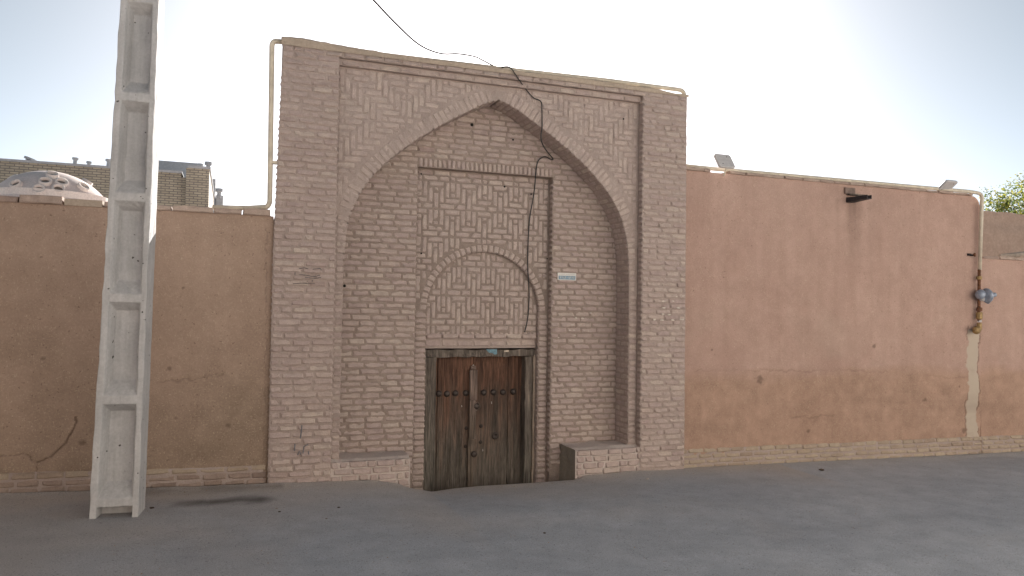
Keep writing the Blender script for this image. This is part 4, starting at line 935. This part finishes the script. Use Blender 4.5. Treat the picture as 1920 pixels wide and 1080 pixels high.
def skylight(pt):
    nrm = (pt - DC) / np.linalg.norm(pt - DC); ax = Vector(nrm); mb = MB(); c = pt - np.array(bath.location)
    mb.lathe([(.128, -.06), (.124, .07), (.094, .07), (.088, -.0)], c, ax, 18, cap=False); mb.build('skylight', M_RIM, dome, True)
    b = MB(); b.lathe([(.09, .005), (.02, .015)], c, ax, 14); b.build('skylight_glass', simple('skylight_glass', (.16, .14, .12), .3), dome)
for px, py in ((98, 330), (85, 342), (115, 344), (73, 357), (109, 356), (31, 347), (155, 352)):
    d = ray(px, py); oc = CAM - DC; b_ = d @ oc; a_ = d @ d; disc = b_ * b_ - a_ * (oc @ oc - RD * RD)
    if disc > 0: skylight(CAM + d * ((-b_ - math.sqrt(disc)) / a_))
for th, el in ((12, 58), (60, 60), (110, 58), (168, 56), (25, 30), (80, 32), (135, 34), (178, 30), (-8, 24), (-172, 30)):
    v = np.array((math.cos(math.radians(th)) * math.sin(math.radians(90 - el) * amax / (math.pi / 2)), math.sin(math.radians(th)) * math.sin(math.radians(90 - el) * amax / (math.pi / 2)), math.cos(math.radians(90 - el) * amax / (math.pi / 2)))); skylight(DC + v * RD)

# ------------------------------------------------------------------ houses far behind
def brickwall_material():
    m, nt, b = newmat('far_tan_brick'); g = nd(nt, 'ShaderNodeNewGeometry'); mp = nd(nt, 'ShaderNodeMapping'); mp.inputs['Rotation'].default_value = (math.radians(90), 0, 0)
    nt.links.new(g.outputs['Position'], mp.inputs[0]); t = nd(nt, 'ShaderNodeTexBrick'); nt.links.new(mp.outputs[0], t.inputs['Vector'])
    t.inputs['Color1'].default_value = (.47, .41, .31, 1); t.inputs['Color2'].default_value = (.38, .33, .25, 1); t.inputs['Mortar'].default_value = (.21, .18, .155, 1)
    t.inputs['Scale'].default_value = 1; t.inputs['Brick Width'].default_value = .30; t.inputs['Row Height'].default_value = .095; t.inputs['Mortar Size'].default_value = .018
    c = mix(nt, .5, t.outputs[0], ramp(nt, noise(nt, 2, 4), [(.3, (.75, .75, .75)), (.7, (1.25, 1.25, 1.25))]), 'MULTIPLY'); nt.links.new(c, b.inputs['Base Color']); b.inputs['Roughness'].default_value = .9; return m
M_FARBR = brickwall_material(); M_FARW = earth_material('far_white_render', (.42, .42, .43), (.47, .47, .48), 10, .1)
YH = 25.0
def far_block(parent, name, px0, px1, pyt, y0, y1, mat):
    a = P(px0, pyt, y0); c = P(px1, pyt, y0); zt_ = P((px0 + px1) / 2, pyt, y0)[2]; mb = MB(); q = np.array(parent.location); mb.box(a[0] - q[0], c[0] - q[0], y0 - q[1], y1 - q[1], -.1 - q[2], zt_ - q[2]); return mb.build(name, mat, parent)
hb = empty('brick_house', (P(150, 400, YH)[0], YH + 3, 0), 'tan brick building with vent pipes on its roof behind the dome', 'building')
zA = P(150, 312, YH)[2]; xA = P(-260, 312, YH)[0]; xB = P(340, 320, YH)[0]; xC = P(393, 320, YH)[0]; q = np.array(hb.location)
mb = MB(); mb.box(xA - q[0], xB - q[0], 0.02 - 3, 6, -.1, zA); mb.build('wall', M_FARBR, hb)
zB = P(370, 318.5, YH)[2]; mb = MB(); mb.box(P(349, 320, YH - .3)[0] - q[0], xC - q[0], -3.3, 5.5, -.1, zB); mb.build('wall', M_FARBR, hb)
mb = MB(); mb.box(xB - q[0] - .01, P(352, 320, YH)[0] - q[0], -2.97, 5, -.1, P(340, 332, YH)[2]); mb.build('wall', M_FARBR, hb)
mb = MB(); mb.box(P(352, 320, YH - .35)[0] - q[0], xC - q[0] + .05, -3.36, 5.5, zB + .002, zB + .10); mb.build('parapet_coping', M_FARW, hb)
mb = MB(); mb.box(xA - q[0], xB - q[0] + .03, -3.04, 6, zA + .002, zA + .09); mb.build('parapet_coping', M_FARW, hb)
for px, py0, py1, w in ((53, 306, 300, .13), (140, 314, 300, .07), (166, 316, 307, .06), (203, 318, 303, .08), (375, 318, 311, .07)):
    a = P(px, py0, YH + .5); h = P(px, py1, YH + .5)[2] - a[2]; mb = MB(); mb.lathe([(w, -.6), (w, h), (w * 1.6, h + .01), (w * 1.6, h + .09), (w * .9, h + .10)], a - q, (.05 if w < .1 else .35, 0, 1), 10); mb.build('vent_pipe', M_FARW, hb)
YW = 34.0; hw_ = empty('white_house', (P(340, 400, YW)[0], YW + 3, 0), 'white rendered building behind the tan brick one', 'building'); q = np.array(hw_.location)
mb = MB(); mb.box(P(262, 303, YW)[0] - q[0], P(374, 305, YW)[0] - q[0], -3, 4, -.1, P(330, 303, YW)[2]); mb.build('wall', M_FARW, hw_)
mb = MB(); mb.box(P(374, 312, YW)[0] - q[0] + .01, P(404, 330, YW)[0] - q[0], -2.2, 4, -.1, P(390, 330, YW)[2]); mb.build('wall', M_FARW, hw_)
mb = MB(); mb.box(P(404, 350, YW)[0] - q[0] + .01, P(418, 362, YW)[0] - q[0], -1.8, 4, -.1, P(410, 360, YW)[2]); mb.build('wall', M_FARW, hw_)
for px, py0, py1, w in ((390, 330, 303, .10), (411, 361, 353, .10)):
    a = P(px, py0, YW); h = P(px, py1, YW)[2] - a[2]; mb = MB(); mb.lathe([(w, -.3), (w, h - .2), (w * 1.8, h - .18), (w * 1.8, h - .02), (w * .8, h)], a - q, (0, 0, 1), 10); mb.build('chimney', M_FARW, hw_)

# ------------------------------------------------------------------ far wall and tree at right
M_FARPL = earth_material('far_mud_wall', (.42, .30, .235), (.48, .35, .275), 15, .3)
YF = 7.0; zf = P(1885, 398, YF)[2]; xf0 = P(1700, 398, YF)[0]
fw_ = empty('mud_wall', (xf0 + 5, YF, 0), 'rough brown mud wall under the tree beyond the lower plastered wall', 'wall'); U = np.linspace(xf0, xf0 + 14, 120); V = np.linspace(-.2, zf, 40); q = fw_.location
m = grid_mesh('wall_face', U, V, lambda u, v: (u - q[0], fbm(u, v, .8, 60) * .05 + (v > P(1885, 431, YF)[2]) * .06, v + (v > zf - .05) * fbm(u, v * 0, .4, 61) * .05), M_FARPL); b = MB(); b.box(xf0 - q[0], xf0 + 14 - q[0], .12, .45, -.2, zf - .05); join_into(m, b); link('wall_face', m, fw_)
def leaf_material():
    m, nt, b = newmat('tree_leaves'); r = nd(nt, 'ShaderNodeNewGeometry').outputs['Random Per Island']
    c = ramp(nt, r, [(0, (.07, .11, .03)), (.45, (.14, .19, .045)), (.75, (.28, .27, .05)), (1, (.42, .36, .06))]); nt.links.new(c, b.inputs['Base Color']); b.inputs['Roughness'].default_value = .6
    tr = nd(nt, 'ShaderNodeBsdfTranslucent'); nt.links.new(c, tr.inputs[0]); ms = nd(nt, 'ShaderNodeMixShader'); ms.inputs[0].default_value = .45
    nt.links.new(b.outputs[0], ms.inputs[1]); nt.links.new(tr.outputs[0], ms.inputs[2]); nt.links.new(ms.outputs[0], nt.nodes['Material Output'].inputs[0]); return m
M_LEAFS = leaf_material(); M_BARK = simple('bark', (.10, .075, .055), .9, 0, .4, 15)
YTR = 10.5; tb = P(1915, 398, YTR); zt_ = P(1895, 327, YTR)[2]
tree = empty('leafy_tree', (tb[0], YTR, -.1), 'sparse green and yellow tree rising behind the brown mud wall', 'tree')
mb = MB(); tips = []; R2 = random.Random(4); HT = zt_ + .1
def branch(p, d, L, r, lev):
    pts = [p]; rs = [r]
    for k in range(5):
        d = (d + Vector((R2.uniform(-.22, .22), R2.uniform(-.22, .22), R2.uniform(-.05, .2)))).normalized(); p = p + d * L / 5; pts.append(p); rs.append(r * (1 - .13 * (k + 1)))
        if lev > 0 and k >= 1:
            for _ in range(2 if lev > 1 else 3):
                a = R2.uniform(0, 6.28); branch(p, (d * .55 + Vector((math.cos(a), math.sin(a), R2.uniform(-.1, .6))) * .8).normalized(), L * R2.uniform(.42, .62), rs[-1] * .5, lev - 1)
    mb.tube(pts, rs, 6 if lev > 1 else 4)
    if lev == 0: tips.extend(pts[1:])
branch(Vector((0, 0, 0)), Vector((0, 0, 1)), HT * .62, .16, 3)
mx = max(t.z for t in tips); k_ = HT / mx * .97
mb.v = [(x * k_ * .8, y * k_ * .8, z * k_) for x, y, z in mb.v]; tips = [Vector((t.x * k_ * .8, t.y * k_ * .8, t.z * k_)) for t in tips]
mb.build('trunk', M_BARK, tree); lv = MB()
for t in tips:
    if t.z < 1.8: continue
    for _ in range(R2.choice((4, 7, 10))):
        c = t + Vector((R2.gauss(0, .13), R2.gauss(0, .13), R2.gauss(0, .11))); u = Vector((R2.uniform(-1, 1), R2.uniform(-1, 1), R2.uniform(-.8, .4))).normalized(); w = u.orthogonal().normalized(); s = R2.uniform(.035, .065)
        w = (w * math.cos(1.0) + u.cross(w) * R2.uniform(-1, 1)).normalized()
        lv.add([c - u * s, c + w * s * .42, c + u * s, c - w * s * .42], [(0, 1, 2, 3)])
lv.build('crown', M_LEAFS, tree)
print('tips', len(tips), 'leaves', len(lv.f), 'objects', len(bpy.data.objects))
